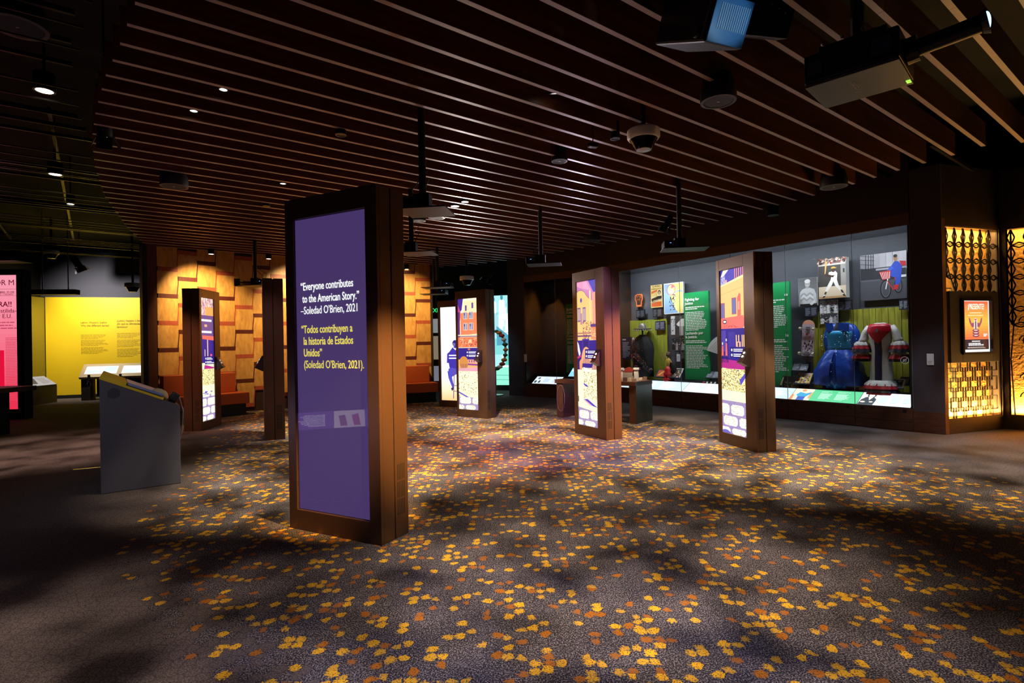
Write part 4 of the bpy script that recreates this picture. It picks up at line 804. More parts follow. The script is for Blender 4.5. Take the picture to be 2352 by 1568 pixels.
# paper fan left of the nearest kiosk
s, z = FA.pix(1652, 812, .4); fa = MB()
pts = [(0, 0)] + [(.42 * math.cos(R(100 + k * 8)), .42 * math.sin(R(100 + k * 8))) for k in range(9)]
fa.prism(pts, 0, .012); fo = fa.build('paper_fan', WHITEP); fo.location = FA.w(s + .12, .4, z - .05); fo.rotation_euler = (0, 0, FA.ang); tag(fo, 'white printed paper fan tucked behind the kiosk nearest the long case', 'fan')
p = Pic(1, 1)
for k in range(7): p.stroke('#8a8a90', [(.5 + (.1 + .045 * k) * math.cos(R(104)), (.1 + .045 * k) * math.sin(R(104))), (.5 + (.1 + .045 * k) * math.cos(R(158)), (.1 + .045 * k) * math.sin(R(158)))], .006)
p.build('print', fo, (0, -.001, 0))
st = MB().tube([(-.03, .04, -(z - .05 - .505)), (-.03, .02, .1)], .006).build('stand_rod', STEEL, fo)

# ---- costumes and objects in the long case
def px_at(x, y, t): s, z = FA.pix(x, y, t); return s, z
s, zt = px_at(1923, 741, .42); zb = .5; HG = zt - zb
BLUE = M('gown_blue', '#1645a8', .3, .1, bump=(18, .25), var=(14, .35)); AQUA = M('gown_aqua', '#1f86b8', .3, .2, bump=(50, .35), var=(40, .3)); STAND = M('stand_black', '#141418', .5)
g = thing('blue_gown', 'strapless sparkling blue gown with puffed shawl on a stand', 'dress', FA.w(s, .48, zb), FA.ang)
MB().lathe([(.10, 0), (.10, .012), (.012, .014), (.012, .1)], 18).build('stand', STAND, g)
def fold(a, i): return 1 + (.05 + .05 * (i < 4)) * math.sin(a * 11 + i * .5) + .03 * math.sin(a * 23)
MB().lathe([(.24, .03), (.27, HG * .12), (.28, HG * .28), (.25, HG * .42), (.2, HG * .52), (.165, HG * .6)], 96, fold=fold, ell=.7).build('skirt', BLUE, g, smooth=2)
for sx in (-1, 1):      # two draped overskirt halves swept open from the waist
    ov = MB(); n, m = 12, 10
    for i in range(n + 1):
        u = i / n; z = HG * (.6 - .52 * u)
        for j in range(m + 1):
            a_ = R(-88 + 150 * j / m) if sx > 0 else R(268 - 150 * j / m); open_ = .02 + .1 * u * (1 - j / m)
            r_ = (.165 + .2 * math.sin(min(1, u * 1.25) * math.pi / 2)) * (1 + .05 * math.sin(j * 2.6 + i * .5) + .02 * math.sin(j * 5 + i * 1.7)); ov.v.append((r_ * math.cos(a_) + sx * open_ * .5, r_ * .72 * math.sin(a_) - .012, z))
    for i in range(n):
        for j in range(m): q = i * (m + 1) + j; ov.f.append((q, q + 1, q + m + 2, q + m + 1))
    ov.build('overskirt', BLUE, g, smooth=2)
MB().lathe([(.165, HG * .56), (.185, HG * .63), (.178, HG * .7), (.195, HG * .78), (.205, HG * .83), (.19, HG * .875), (.12, HG * .885)], 36, ell=.66, fold=lambda a, i: 1 + .012 * math.sin(a * 30)).build('bodice', AQUA, g, smooth=2)
MB().lathe([(.22, HG * .5), (.27, HG * .62), (.29, HG * .74), (.27, HG * .86), (.21, HG * .96), (.1, HG * 1.0)], 56, c=(0, .09, 0), ell=.42, fold=lambda a, i: 1 + .03 * math.sin(a * 12 + i)).build('shawl', BLUE, g, smooth=2)
MB().prism([(-.15, HG * .86), (-.03, HG * .9), (-.06, HG * 1.0), (-.16, HG * .99)], -.12, -.1).prism([(.03, HG * .9), (.2, HG * .86), (.2, HG * .98), (.05, HG * 1.0)], -.12, -.1).build('lapel', BLUE, g)
MB().lathe([(.1, HG * .8), (.1, HG * .9), (.06, HG * .96), (.045, HG * 1.0), (0, HG * 1.0)], 20, ell=.7).build('torso_form', STAND, g, smooth=True)
dm = MB(); rr = random.Random(5)
for i in range(60):
    a = R(180 + 180 * rr.random()); z = HG * (.1 + .75 * rr.random()); r_ = .325 if z < HG * .4 else .27; dm.sphere((r_ * math.cos(a), r_ * .72 * math.sin(a) - .01, z), .0045, 6, 4)
dm.build('sequins', M('sequin', '#dff0ff', .2, emit=.5), g)['kind'] = 'stuff'  # sparkle of the sequins is put in as emission
# white ruffled costume
s, zt = px_at(2023, 741, .40); HR = zt - .5
c = thing('rumba_costume', 'white ruffled stage costume with red bib, navy stripe and star', 'costume', FA.w(s, .38, .5), FA.ang)
WHTC = M('satin_white', '#c9c6c4', .4, bump=(40, .4)); REDC = M('satin_red', '#b8142c', .35); NVC = M('satin_navy', '#16163c', .4); RUF = M('ruffle_red', '#a01020', .5); RUN = M('ruffle_navy', '#1a1228', .5)
MB().lathe([(.09, 0), (.09, .012), (.012, .014), (.012, .15)], 18).build('stand', STAND, c)
def torso(f): return [(.165 * f, .16), (.155 * f, .3), (.15 * f, HR * .45), (.125 * f, HR * .6), (.15 * f, HR * .74), (.175 * f, HR * .88), (.16 * f, HR * .96), (.06 * f, HR * 1.0)]
MB().lathe(torso(1), 36, ell=.68).build('bodice', WHTC, c, smooth=2)
def front_strip(w0, z0, z1, f, mat, name, shape=None):
    mb = MB(); pr = torso(f); n = 14; m = 8; pts = []
    for i in range(n + 1):
        z = z0 + (z1 - z0) * i / n; r_ = interp(sorted([(q[1], q[0]) for q in pr]), z); hw_ = shape((z - z0) / (z1 - z0)) if shape else w0
        for j in range(m + 1):
            x = -hw_ + 2 * hw_ * j / m; xx = max(-.98, min(.98, x / r_)); mb.v.append((x, -.68 * r_ * math.sqrt(1 - xx * xx) - .002, z))
    for i in range(n):
        for j in range(m): q = i * (m + 1) + j; mb.f.append((q, q + 1, q + m + 2, q + m + 1))
    return mb.build(name, mat, c, smooth=2)
front_strip(.05, .17, HR * .8, 1.03, NVC, 'stripe')
bib = front_strip(.1, HR * .7, HR * .985, 1.08, REDC, 'bib', lambda u: .008 + .165 * min(1, u * 1.5) * (1 if u < .9 else .8))
stp = [(.04 * (1 if k % 2 == 0 else .42) * math.sin(k * math.pi / 5), HR * .89 + .04 * (1 if k % 2 == 0 else .42) * math.cos(k * math.pi / 5)) for k in range(10)]
MB().prism(stp, -.142, -.132).build('star', M('star_silver', '#c8ccd4', .25, .8), bib)
for sx in (-1, 1):
    ar = MB().tube([(sx * .15, 0, HR * .95), (sx * .2, 0, HR * .86), (sx * .235, -.01, HR * .76), (sx * .25, -.02, HR * .7)], [.045, .06, .06, .075], 18).build('sleeve', WHTC, c, smooth=2)
    for k, (z, m_, r0, r1) in enumerate(((HR * .72, WHTC, .07, .11), (HR * .665, RUF, .105, .13), (HR * .62, RUN, .12, .145), (HR * .56, WHTC, .08, .12), (HR * .53, RUF, .115, .14), (HR * .49, RUN, .12, .135))):
        MB().lathe([(r1, -.045), (r1 * .95, -.02), (r0, .02)], 40, c=(sx * .26, -.02, z), ell=.85, fold=lambda a, i: 1 + .09 * math.sin(a * 9) * (i < 2), caps=False).build('ruffle', m_, ar, smooth=2)
for z, m_, r0, r1 in ((.17, WHTC, .16, .23), (.12, RUF, .21, .25), (.06, RUN, .19, .24), (.03, RUF, .2, .235)):
    MB().lathe([(r1, -.05), (r1 * .96, -.025), (r0, .03)], 60, c=(0, 0, z), ell=.75, fold=lambda a, i: 1 + .05 * math.sin(a * 13) * (i < 2), caps=False).build('hem_ruffle', m_, c, smooth=2)
# skateboard
s, zt = px_at(1852, 734.5, .5); z0 = px_at(1851, 831, .5)[1]; Hs = zt - z0
sk = thing('skateboard', 'worn skateboard hung upright with painted underside and orange nose', 'skateboard', FA.w(s, .5, z0), FA.ang + .0, rot=(0, R(3), FA.ang))
wS = .105; out = []
for k in range(13): a = math.pi * k / 12; out.append((wS * math.cos(a), Hs - wS + wS * 1.0 * math.sin(a)))
for k in range(13): a = math.pi + math.pi * k / 12; out.append((wS * math.cos(a), wS + wS * math.sin(a)))
MB().prism(out, 0, .014).build('deck', M('deck_wood', '#b08a6a', .5), sk)
p = Pic(2 * wS, Hs); q = [(x / (2 * wS) + .5, z / Hs) for x, z in out]
p.poly('#b6a4b4', q); p.poly('#d89a80', [(u, v) for u, v in q if v > .86] ); p.poly('#3a3230', [(u, v) for u, v in q if v < .16]); p.specks(['#6a5a68', '#e0dce0', '#d8d0d8'], 60, .1, .55, .9, .84, .05, .01, 3); p.specks(['#141214', '#e8e4e8', '#2a262a'], 46, .12, .18, .88, .5, .06, .03, 5); p.ell('#c02a2a', .4, .66, .1, .028); p.stroke('#c85a60', [(.3, .6), (.7, .61), (.5, .56), (.75, .55)], .006)
p.build('painted_underside', sk, (0, -.0005, 0))
for z in (.79 * Hs, .2 * Hs):
    tk = MB().box(-.03, -.03, z - .03, .03, -.001, z + .03).tube([(-.11, -.045, z), (.11, -.045, z)], .008).build('truck', STEEL, sk)
    for x in (-.115, .115): MB().tube([(x - .018, -.045, z), (x + .018, -.045, z)], .028, 14).build('wheel', M('wheel_tan', '#b8a888', .5), tk)
MB().box(-.03, .016, -(z0 - .505), .03, .05, .12).build('hanger', STAND, sk)
# dark embroidered outfit with hat
s, zt = px_at(1474, 741, .42); HM = zt - .5
mq = thing('embroidered_outfit', 'dark embroidered outfit with shawl, sash and wide silver hat', 'costume', FA.w(s, .44, .5), FA.ang)
BLKC = M('wool_black', '#131014', .8, bump=(30, .5)); EMB = paint_mat('embroidery')
MB().lathe([(.12, 0), (.12, .02), (.02, .03), (.02, HM * .5)], 18).build('stand', STAND, mq)
MB().lathe([(.27, HM * .06), (.26, HM * .3), (.28, HM * .5), (.25, HM * .64), (.17, HM * .74), (.07, HM * .79)], 48, ell=.66, fold=lambda a, i: 1 + .05 * math.sin(a * 8 + i)).build('shawl', BLKC, mq, smooth=2)
sash = Pic(.12, HM * .5); sash.rect('#24303a', 0, 0, 1, 1); sash.specks(['#c03a4a', '#3a8a6a', '#e0e0e0', '#4a7ab0', '#d0903a'], 90, 0, 0, 1, 1, .12, .018, 4); sash.build('sash', mq, (-.1, -.2, HM * .46), rot=(0, R(128), 0))
tr = MB(); rr = random.Random(9)
for i in range(70): a = R(190 + 110 * rr.random()); z = HM * (.15 + .6 * rr.random()); tr.sphere((.28 * math.cos(a), .2 * math.sin(a), z), .008, 6, 4)
tr.build('beads', M('bead_red', '#b0485a', .4), mq)['kind'] = 'stuff'
hat = MB().lathe([(0, HM * .865), (.19, HM * .88), (.2, HM * .895), (.09, HM * .905), (.085, HM * .95), (.05, HM * .985), (0, HM * .99)], 30).build('hat', M('hat_silver', '#8a8078', .35, .4), mq, smooth=True)
hd = MB()
for k in range(24): a = k * math.pi / 12; hd.sphere((.195 * math.cos(a), .195 * math.sin(a), HM * .868), .012, 6, 4)
hd.build('pompoms', M('pompom', '#d8d4d0', .6), hat)
MB().tube([(0, 0, HM * .5), (0, 0, HM * .87)], .02).build('neck_post', STAND, mq)
for k, (x, z, col) in enumerate(((-.22, .62, '#3a7ab8'), (-.21, .7, '#c8c8cc'), (-.24, .42, '#d8582c'), (-.24, .36, '#3aa05a'))): MB().sphere((x, -.08, HM * z), .035, 10, 7, (1, .7, 1.5)).build('trinket', M('trinket_%d' % k, col, .5), mq, smooth=True)
# doll
s, zt = px_at(1533, 806, .36); HD = zt - .5
dl = thing('dancer_doll', 'small dancer doll in tiered red skirt and yellow top', 'doll', FA.w(s, .38, .5), FA.ang)
MB().lathe([(.11, 0), (.12, HD * .1), (.085, HD * .14), (.1, HD * .22), (.105, HD * .26), (.07, HD * .3), (.085, HD * .38), (.03, HD * .5)], 36, fold=lambda a, i: 1 + .06 * math.sin(a * 10)).build('skirt', M('doll_red', '#b0141c', .5), dl, smooth=2)
MB().lathe([(.03, HD * .48), (.05, HD * .6), (.055, HD * .72), (.02, HD * .78)], 18, ell=.7).build('top', M('doll_yellow', '#d8b040', .5), dl, smooth=2)
MB().sphere((0, 0, HD * .87), .045).sphere((0, .012, HD * .9), .05, sc=(1, .9, 1)).build('head', M('doll_head', '#4a342a', .6), dl, smooth=True)
MB().tube([(-.05, 0, HD * .7), (-.1, -.02, HD * .8), (-.13, -.02, HD * .95)], .014).tube([(.05, 0, HD * .7), (.1, -.02, HD * .62)], .014).build('arm', M('doll_skin', '#8a6450', .6), dl, smooth=True)
MB().lathe([(.12, HD * .1), (.1, HD * .5), (.04, HD * .8)], 20, c=(.06, .05, 0), ell=.6).build('cape', BLKC, dl, smooth=2)
# dark box and maraca, microphone-like stick
s, z = px_at(1816, 877, .36); bx = MB().box(-.14, 0, 0, .14, .2, .2).build('dark_box', M('box_dark', '#16140f', .5)); bx.location = FA.w(s, .36, .507); bx.rotation_euler = (0, 0, FA.ang); tag(bx, 'small black box with gold and teal ornament left of yellow book', 'box')
p = Pic(.28, .2); p.specks(['#8a6a2a', '#1f6a5a', '#5a4a2a', '#b08a3a'], 30, .1, .05, .9, .5, .08, .06, 2); p.build('print', bx, (0, -.001, 0))
s, z = px_at(1792, 863, .34); mi = MB().tube([(0, 0, 0), (.05, 0, .14)], [.014, .01], 10).tube([(.05, 0, .14), (.062, 0, .175)], [.01, .006], 10).build('drumstick', M('stick_tan', '#c8b088', .5)); mi.location = FA.w(s, .34, .515); mi.rotation_euler = (0, 0, FA.ang); tag(mi, 'short tan stick with dark grip standing at the green panel foot', 'stick')
MB().tube([(-.006, 0, -.012), (.012, 0, .03)], .018, 10).build('grip', BLACK, mi)
# small round no-photo sticker on the glass
p = Pic(.12, .12); p.ring('#d0d4d8', .5, .5, .42, .42, .008); p.rect('#d0d4d8', .32, .36, .68, .62); p.rect('#20242a', .37, .41, .63, .57); p.stroke('#d0d4d8', [(.25, .28), (.75, .74)], .008)
s, z = FA.pix(2078, 827, -.002); so = p.build('glass_sticker', None, FA.w(s, -.003, z - .06)); so.rotation_euler = (0, 0, FA.ang); tag(so, 'round white no-photography sticker on the case glass', 'sticker')
# info plate on the pillar
s, z = FP.pix(2137, 825, 0); o = MB().box(-.04, -.006, -.08, .04, .002, .08).build('info_plate', WHITEP); o.location = FP.w(s, .0, z); o.rotation_euler = (0, 0, FP.ang); tag(o, 'small white information plate on the dark pillar', 'sign')
p = Pic(.078, .15); p.lines('#8a8a90', .12, .08, .88, .42, 4, .4); p.build('print', o, (0, -.007, -.075))
s, z = FB.pix(1207, 822, 0); o = MB().box(-.04, -.006, -.1, .04, .002, .1).build('info_plate', WHITEP); o.location = FB.w(s, 0, z); o.rotation_euler = (0, 0, FB.ang); tag(o, 'small white information plate on the slate wall end by the dim case', 'sign')
p = Pic(.078, .19); p.lines('#8a8a90', .12, .08, .88, .42, 4, .4); p.build('print', o, (0, -.007, -.095))

# ================================================================== LATTICES
IRON = M('iron_black', '#0d0b09', .5, .3)
def lattice(F, s0, s1, label, kind):
    t = thing('lattice_screen', label, 'lattice', F.w(s0, .025, ZB), F.ang); W, H = s1 - s0, ZT - ZB
    fr = MB(); 
    for a, b in (((0, 0), (W, 0)), ((W, 0), (W, H)), ((W, H), (0, H)), ((0, H), (0, 0))): bar(fr, a, b, .02, .02)
    fr.build('frame', IRON, t)
    dx, dz = .176, .229
    st = MB()
    for sx in (-1, 1):
        bar(st, (0, 0), (sx * .042, dz / 2), .018, .012); bar(st, (sx * .042, dz / 2), (0, dz), .018, .012); bar(st, (0, 0), (dx / 2, sx * .036), .018, .012); bar(st, (dx / 2, sx * .036), (dx, 0), .018, .012)
    bar(st, (0, 0), (0, dz), .022, .012); bar(st, (0, 0), (dx, 0), .008, .012); stm = st.mesh('star_motif')
    sq = MB(); a, b = .0745, .096
    for u, v in (((-a, -b), (a, -b)), ((a, -b), (a, b)), ((a, b), (-a, b)), ((-a, b), (-a, -b))): bar(sq, u, v, .0095, .02)
    sqm = sq.mesh('fret_square')
    def arcx(z): return max(0, W * .36 * ((H - .25 - z) / (H * .36)) ** 1.6) if z < H - .25 else 0
    zs = H * .60 if kind == 0 else H * .52
    for j in range(7):
        z = H - .02 - (j + 1) * dz
        if z < zs - dz: break
        for i in range(-1, int(W / dx) + 1):
            x = .045 + i * dx
            if kind == 0 and x + dx * .3 < arcx(z + dz / 2): continue
            if x < -.03 or x + dx * .45 > W: 
                continue
            put('star_motif', stm, IRON, t, loc=(x, 0, z))
    if kind == 0:
        for j in range(int(H / .139)):
            for i in range(int(W / .1) + 1):
                if (i + j) % 2: continue
                x, z = .065 + i * .1, .06 + j * .1395
                if z > H - .3 or x > W - .05: continue
                if z > H * .5 and x > arcx(z) - .05 and not (z < H * .6 and x > W - .12): continue
                put('fret_square', sqm, IRON, t, loc=(x, 0.004, z))
        ar = MB(); pts = [(arcx(H - .2 - k * H * .36 / 14), H - .2 - k * H * .36 / 14) for k in range(15)]
        for a_, b_ in zip(pts, pts[1:]): bar(ar, a_, b_, .024, .014)
        ar.build('curved_band', IRON, t)
    else:
        for k in range(20):
            cx_ = .2 + .38 * (k // 5)
            if cx_ > W - .1: break
            z = H * .5 - (k % 5) * .27; sc_ = MB()
            for sx in (-1, 1):
                pts = [Vector((cx_ + sx * (.02 + .07 * math.cos(q * .45) * (1 - q / 16)), 0, z + .09 * math.sin(q * .45) * (1 - q / 16))) for q in range(15)]
                sc_.tube(pts, .008, 6)
            sc_.tube([(cx_, 0, z - .13), (cx_ + .05 * (-1) ** k, 0, z), (cx_, 0, z + .14)], .008, 6); sc_.build('scroll', IRON, t)
        for k in range(3): MB().tube([(.05 + .4 * k, 0, 0), (.02 + .4 * k, 0, H * .3), (.06 + .4 * k, 0, H * .5)], .009, 6).build('upright', IRON, t)
    return t
lattice(FN, .06, FN.len - .035, 'black iron lattice of stars above fretwork squares behind the poster frame', 0)
lattice(FQ, .07, FQ.len - .05, 'black iron lattice of stars and scrolls cut by the right edge', 1)
# poster frame on the lattice
def npix(x, y): return FN.pix(x, y, -.02)
s0, z1 = npix(2181, 668); s1, z0 = npix(2297, 829); W, H = s1 - s0, z1 - z0
pf = thing('poster_display', 'dark framed screen reading PRESENTE on the amber lattice', 'screen', FN.w(s0, -.02, z0), FN.ang)
a0, b1 = npix(2211, 690); a1, b0 = npix(2278, 807)
x0, x1, y0, y1 = a0 - s0, a1 - s0, b0 - z0, b1 - z0
MB().box(0, 0, 0, x0 - .02, .05, H).box(x1 + .02, 0, 0, W, .05, H).box(x0 - .02, 0, 0, x1 + .02, .05, y0 - .02).box(x0 - .02, 0, y1 + .02, x1 + .02, .05, H).build('frame', M('frame_umber', '#1c130e', .5), pf, bevel=.003)
MB().box(x0 - .02, .025, y0 - .02, x1 + .02, .05, y1 + .02).box(x0 - .03, -.02, y0 - .03, x0, 0.02, y1 + .03).box(x1, -.02, y0 - .03, x1 + .03, .02, y1 + .03).box(x0, -.02, y0 - .03, x1, .02, y0).box(x0, -.02, y1, x1, .02, y1 + .03).build('bezel', BEZ, pf)
p = Pic(x1 - x0, y1 - y0); p.rect('#f4f2ee', 0, 0, 1, 1); n = 14
for i in range(n):
    f = i / n; c_ = C('#f07a52') if f < .12 or f > .9 else None; k_ = 1 - abs(f - .45) * 2
    p.rect(tuple(a * (1 - max(0, k_)) + b * max(0, k_) for a, b in zip(C('#ee6a4c'), C('#f6c84e'))), .015, .245 + .745 * f, .965, .245 + .745 * (f + 1 / n), i > 0)
p.rect('#2a2230', .015, .05, .965, .245); p.rect('#4a2c28', .75, .06, .96, .24); p.lines('#ffffff', .36, .2, .65, .225, 1, .8, 1); p.lines('#ffffff', .24, .125, .78, .185, 2, .75, 1); p.lines('#e8d8c8', .2, .075, .85, .105, 2, .5, 1)
p.lines('#ffe9a8', .3, .755, .72, .785, 1, .7, 1); p.lines('#ffe9a8', .24, .705, .78, .735, 1, .7, 1); p.lines('#ffffff', .78, .3, .92, .36, 3, .7)
for sx in (-1, 1): p.poly('#a8506a', [(.5 + sx * .04, .5), (.5 + sx * .13, .48), (.5 + sx * .22, .58), (.5 + sx * .24, .67), (.5 + sx * .2, .66), (.5 + sx * .14, .56), (.5 + sx * .05, .58)]); p.poly('#e8a0a0', [(.5 + sx * .12, .52), (.5 + sx * .19, .6), (.5 + sx * .17, .58)])
p.rect('#f2e4d8', .44, .45, .56, .66); p.rect('#4a3a50', .48, .45, .52, .6); p.poly('#d84a4a', [(.44, .66), (.5, .6), (.56, .66), (.5, .64)])
for k in range(3): p.ell('#8a3a58', .5, .42 - k * .05, .12, .03); p.ell('#f0d0c8', .5, .425 - k * .05, .08, .012)
im = p.build('display_image', pf, ((x0 + x1) / 2, .024, y0), emit=1.0)
text('lettering', '¡PRESENTE!', (x1 - x0) * .19, M('poster_white', '#fff8ee', .5, emit=1.0), im, (0, -.012, (y1 - y0) * .835), 'CENTER', .006, .62)

# ================================================================== INTERACTIVE TABLE
TC = Vector((2.04, 9.08, 0)); TL_ = Vector((-.76, .65, 0)).normalized(); FTb = Frame((TC + TL_ * 1.62)[:2], TC[:2])
LT = FTb.len; tbz = .70
tb_ = thing('interactive_table', 'bronze interactive table with two pedestal legs behind the church gable kiosk', 'table', FTb.o, FTb.ang)
TBM = M('table_bronze', '#5a3a2a', .35, .3); TBG = M('table_green_sheen', '#2e3630', .3, .2)  # greenish side colour stands in for the green panel's reflection
MB().box(-.03, -.02, tbz - .07, LT + .0, .6, tbz).build('tabletop', TBM, tb_, bevel=.004)
MB().box(.0, .0, 0, .14, .58, tbz - .07).build('leg', TBM, tb_); l2 = MB().box(LT - .13, .0, 0, LT - .005, .58, tbz - .07).build('leg', TBM, tb_)
MB().box(LT - .005, -.0, .0, LT, .58, tbz - .005).build('end_panel', TBG, tb_)
def tscreen(s_, t_, w_, lab, rz):
    o = thing('touch_monitor', lab, 'monitor', FTb.w(s_, t_, tbz), FTb.ang + rz)
    h = .26; th = R(48); f = MB().box(-w_ / 2, 0, 0, w_ / 2, .035, h).build('housing', BEZ, o, loc=(0, 0, .03), rot=(-th, 0, 0))
    p = Pic(w_ - .04, h - .04); p.rect('#8fd4f4', 0, 0, 1, 1); p.rect('#e8f6ff', .05, .6, .6, .9); p.rect('#4a9ad8', .65, .1, .95, .8); p.build('display_image', f, (0, -.001, .02), emit=1.1)
    MB().prism([(-.12, 0), (.0, 0), (0, .03)], -w_ * .3, w_ * .3).build('foot', BEZ, o, rot=(0, 0, R(-90))); return o
tscreen(.28, .22, .4, 'tilted touch monitor at the left end of the interactive table', 0); tscreen(LT - .62, .3, .42, 'tilted touch monitor near the white model on the table', R(-20))
# cable loop at the left leg
cb = MB().tube([(.1 + .09 * math.sin(q * .42), -.012 - .008 * math.sin(q * .3), tbz - .1 - .24 * (1 - math.cos(q * .42))) for q in range(16)], .003, 6).build('cable', M('cable_grey', '#8a7a70', .5)); cb.location = FTb.o; cb.rotation_euler = (0, 0, FTb.ang); tag(cb, 'thin grey cable loop hanging at the table left leg', 'cable')
# white model on the table
md = thing('gate_model', 'small white gate model with two square towers on the table', 'model', FTb.w(LT - .25, .22, tbz), FTb.ang + R(20))
for x in (-.13, .13): tw = MB().box(x - .035, -.035, 0, x + .035, .035, .19).box(x - .045, -.045, .19, x + .045, .045, .22).build('tower', WHITEP, md)
MB().box(-.1, -.01, 0, .1, .01, .15).build('gate_wall', M('model_stone', '#8a8078', .7), md)
MB().prism([(-.1, .15), (.1, .15), (.06, .21), (0, .235), (-.06, .21)], -.012, .012).build('arch_top', M('model_red', '#8a2a24', .6), md)
rr = random.Random(4)
for i in range(12):
    b = MB().box(-.03, -.025, 0, .03, .025, .03 + .04 * rr.random()).build('model_block', M('block_%d' % (i % 4), ('#d8c8b0', '#a88a78', '#c8b8a0', '#7a5a50')[i % 4], .6))
    b.location = FTb.w(LT - .5 + (i % 6) * .085 + .01, .06 + (i // 6) * .4, tbz); b.rotation_euler = (0, 0, FTb.ang + rr.random() * .3)
    tag(b, '%s model block in the %s row, %s from the left, on the interactive table' % (('pale tan', 'dusty brown', 'sand', 'dark brown')[i % 4], ('front', 'back')[i // 6], ('first', 'second', 'third', 'fourth', 'fifth', 'sixth')[i % 6]), 'model block', 'model blocks on the interactive table')

# ================================================================== READING PODIUM (left)
pa = Vector((-3.97, 5.26, 0)); FD = Frame((-3.97, 5.26), (-3.435, 5.646)); Lp = .66; WP = 1.15; zh, zl = 1.105, .80
pd = thing('reading_podium', 'grey wedge-shaped reading podium with yellow tilted top', 'podium', FD.o, FD.ang)
GREYP = M('podium_grey', '#4b4b55', .5, var=(60, .08))
body = MB(); pts = [(0, 0), (Lp, 0), (Lp, zl), (0, zh)]
body.prism(pts, 0, WP); bo = body.build('body', GREYP, pd, bevel=.004)
MB().box(-.001, -.002, .0, Lp, 0, .006).build('kick_edge', SHADOW, pd)
sp = MB(); c0 = Vector((.11, 0, .96))
for i in range(-6, 7):
    for j in range(-6, 7):
        x, z = i * .0095 + (j % 2) * .0047, j * .0082
        if x * x + z * z < .052 ** 2: sp.tube([(c0.x + x, -.0012, c0.z + z), (c0.x + x, .0, c0.z + z)], .0034, 6)
sp.build('speaker_holes', SHADOW, bo)
# tilted printed top: a flat yellow board with raised printed plates
th = math.atan2(zh - zl, Lp); SLen = math.hypot(Lp, zh - zl)
top = thing('top_board', '', '') if False else None
def slope_box(x0, x1, y0, y1, h0, h1, name, mat, par): 
    o = MB().box(x0, y0, h0, x1, y1, h1).build(name, mat, par, loc=(0, 0, zh), rot=(0, th, 0)); return o
slope_box(-.004, SLen * .30, -.004, WP, .0, .05, 'top_board', M('top_yellow', '#d8b814', .5), pd); slope_box(SLen * .30, SLen * .78, -.002, WP, .0, .022, 'lower_board', M('top_yellow'), pd)
for k in range(5): slope_box(SLen * .31 + .0 * k, SLen * .76, .10 + k * .2, .26 + k * .2, .022, .05, 'tactile_plate', M('plate_blue%d' % (k % 2), ('#8a9ad0', '#c8d0e8')[k % 2], .4), pd)
slope_box(SLen * .31, SLen * .76, .01, .09, .022, .03, 'label_strip', M('strip_dark', '#20242e', .4), pd)
gl = MB().lathe([(.0, .0), (.085, .0), (.088, .03), (.07, .065), (.04, .085), (0, .09)], 24, ell=.85, fold=lambda a, i: 1 + .05 * math.sin(a * 3 + i)).build('tactile_model', wood('bone', '#c8a878', '#e0c8a0', (8, 8, 8), .5), None, smooth=2)
ct, st_ = math.cos(th), math.sin(th)
def on_top(x, y, h): return FD.w(x * ct + h * st_, y, zh - x * st_ + h * ct)
gl.location = on_top(SLen * .73, .24, .0); gl.rotation_euler = (0, th, FD.ang); tag(gl, 'tan rounded tactile model on the podium low end', 'model')
for k, y in enumerate((.12, .34)):
    h = thing('audio_handset', ('black audio handset nearest on the podium front', 'black audio handset farther on the podium front')[k], 'handset', on_top(SLen * .9, y, 0), FD.ang, 'podium handsets')
    MB().box(-.035, -.03, 0, .035, .03, .025).build('cradle', DKMETAL, h, rot=(0, th, 0)); MB().box(-.03, -.028, .02, .03, .028, .1).build('earpiece', BLACK, h, rot=(0, th + R(10), 0), bevel=.008)
    MB().tube([(.02, 0, .09), (.07, -.01, .06), (.1 + .02 * k, -.02, -.1), (.09 + .03 * k, -.03, -.3), (.07, -.02, -.42 - .06 * k), (.04, 0, -.3), (.05, .02, -.12), (.06, .02, -.03)], .0045, 8).build('cord', STEEL, h, smooth=True)
MB().box(-.01, -.06, -.2, .03, .0, -.05).build('holster', BLACK, pd, loc=(Lp + .012, .2, .78))

# ================================================================== BENCHES at the veneer wall
def bench(i0, i1, label):
    a, b = VW[i0], VW[i1]; F = Frame((a.x, a.y), (b.x, b.y)); t = thing('wall_bench', label, 'bench', F.w(0, -.62), F.ang, 'orange benches at the veneer wall')
    O = M('bench_orange', '#b04c18', .55, var=(8, .12)); MB().box(.05, .06, 0, F.len - .05, .55, .24).build('plinth', BLACK, t)
    MB().box(0, 0, .24, F.len, .55, .47).build('seat', O, t, bevel=.012); MB().box(0, .36, .47, F.len - .12, .56, .88).build('backrest', O, t, bevel=.012); return t
bench(0, 4, 'orange upholstered bench behind the leftmost kiosk'); bench(7, len(VW) - 1, 'orange upholstered bench right of the purple kiosk at veneer wall')

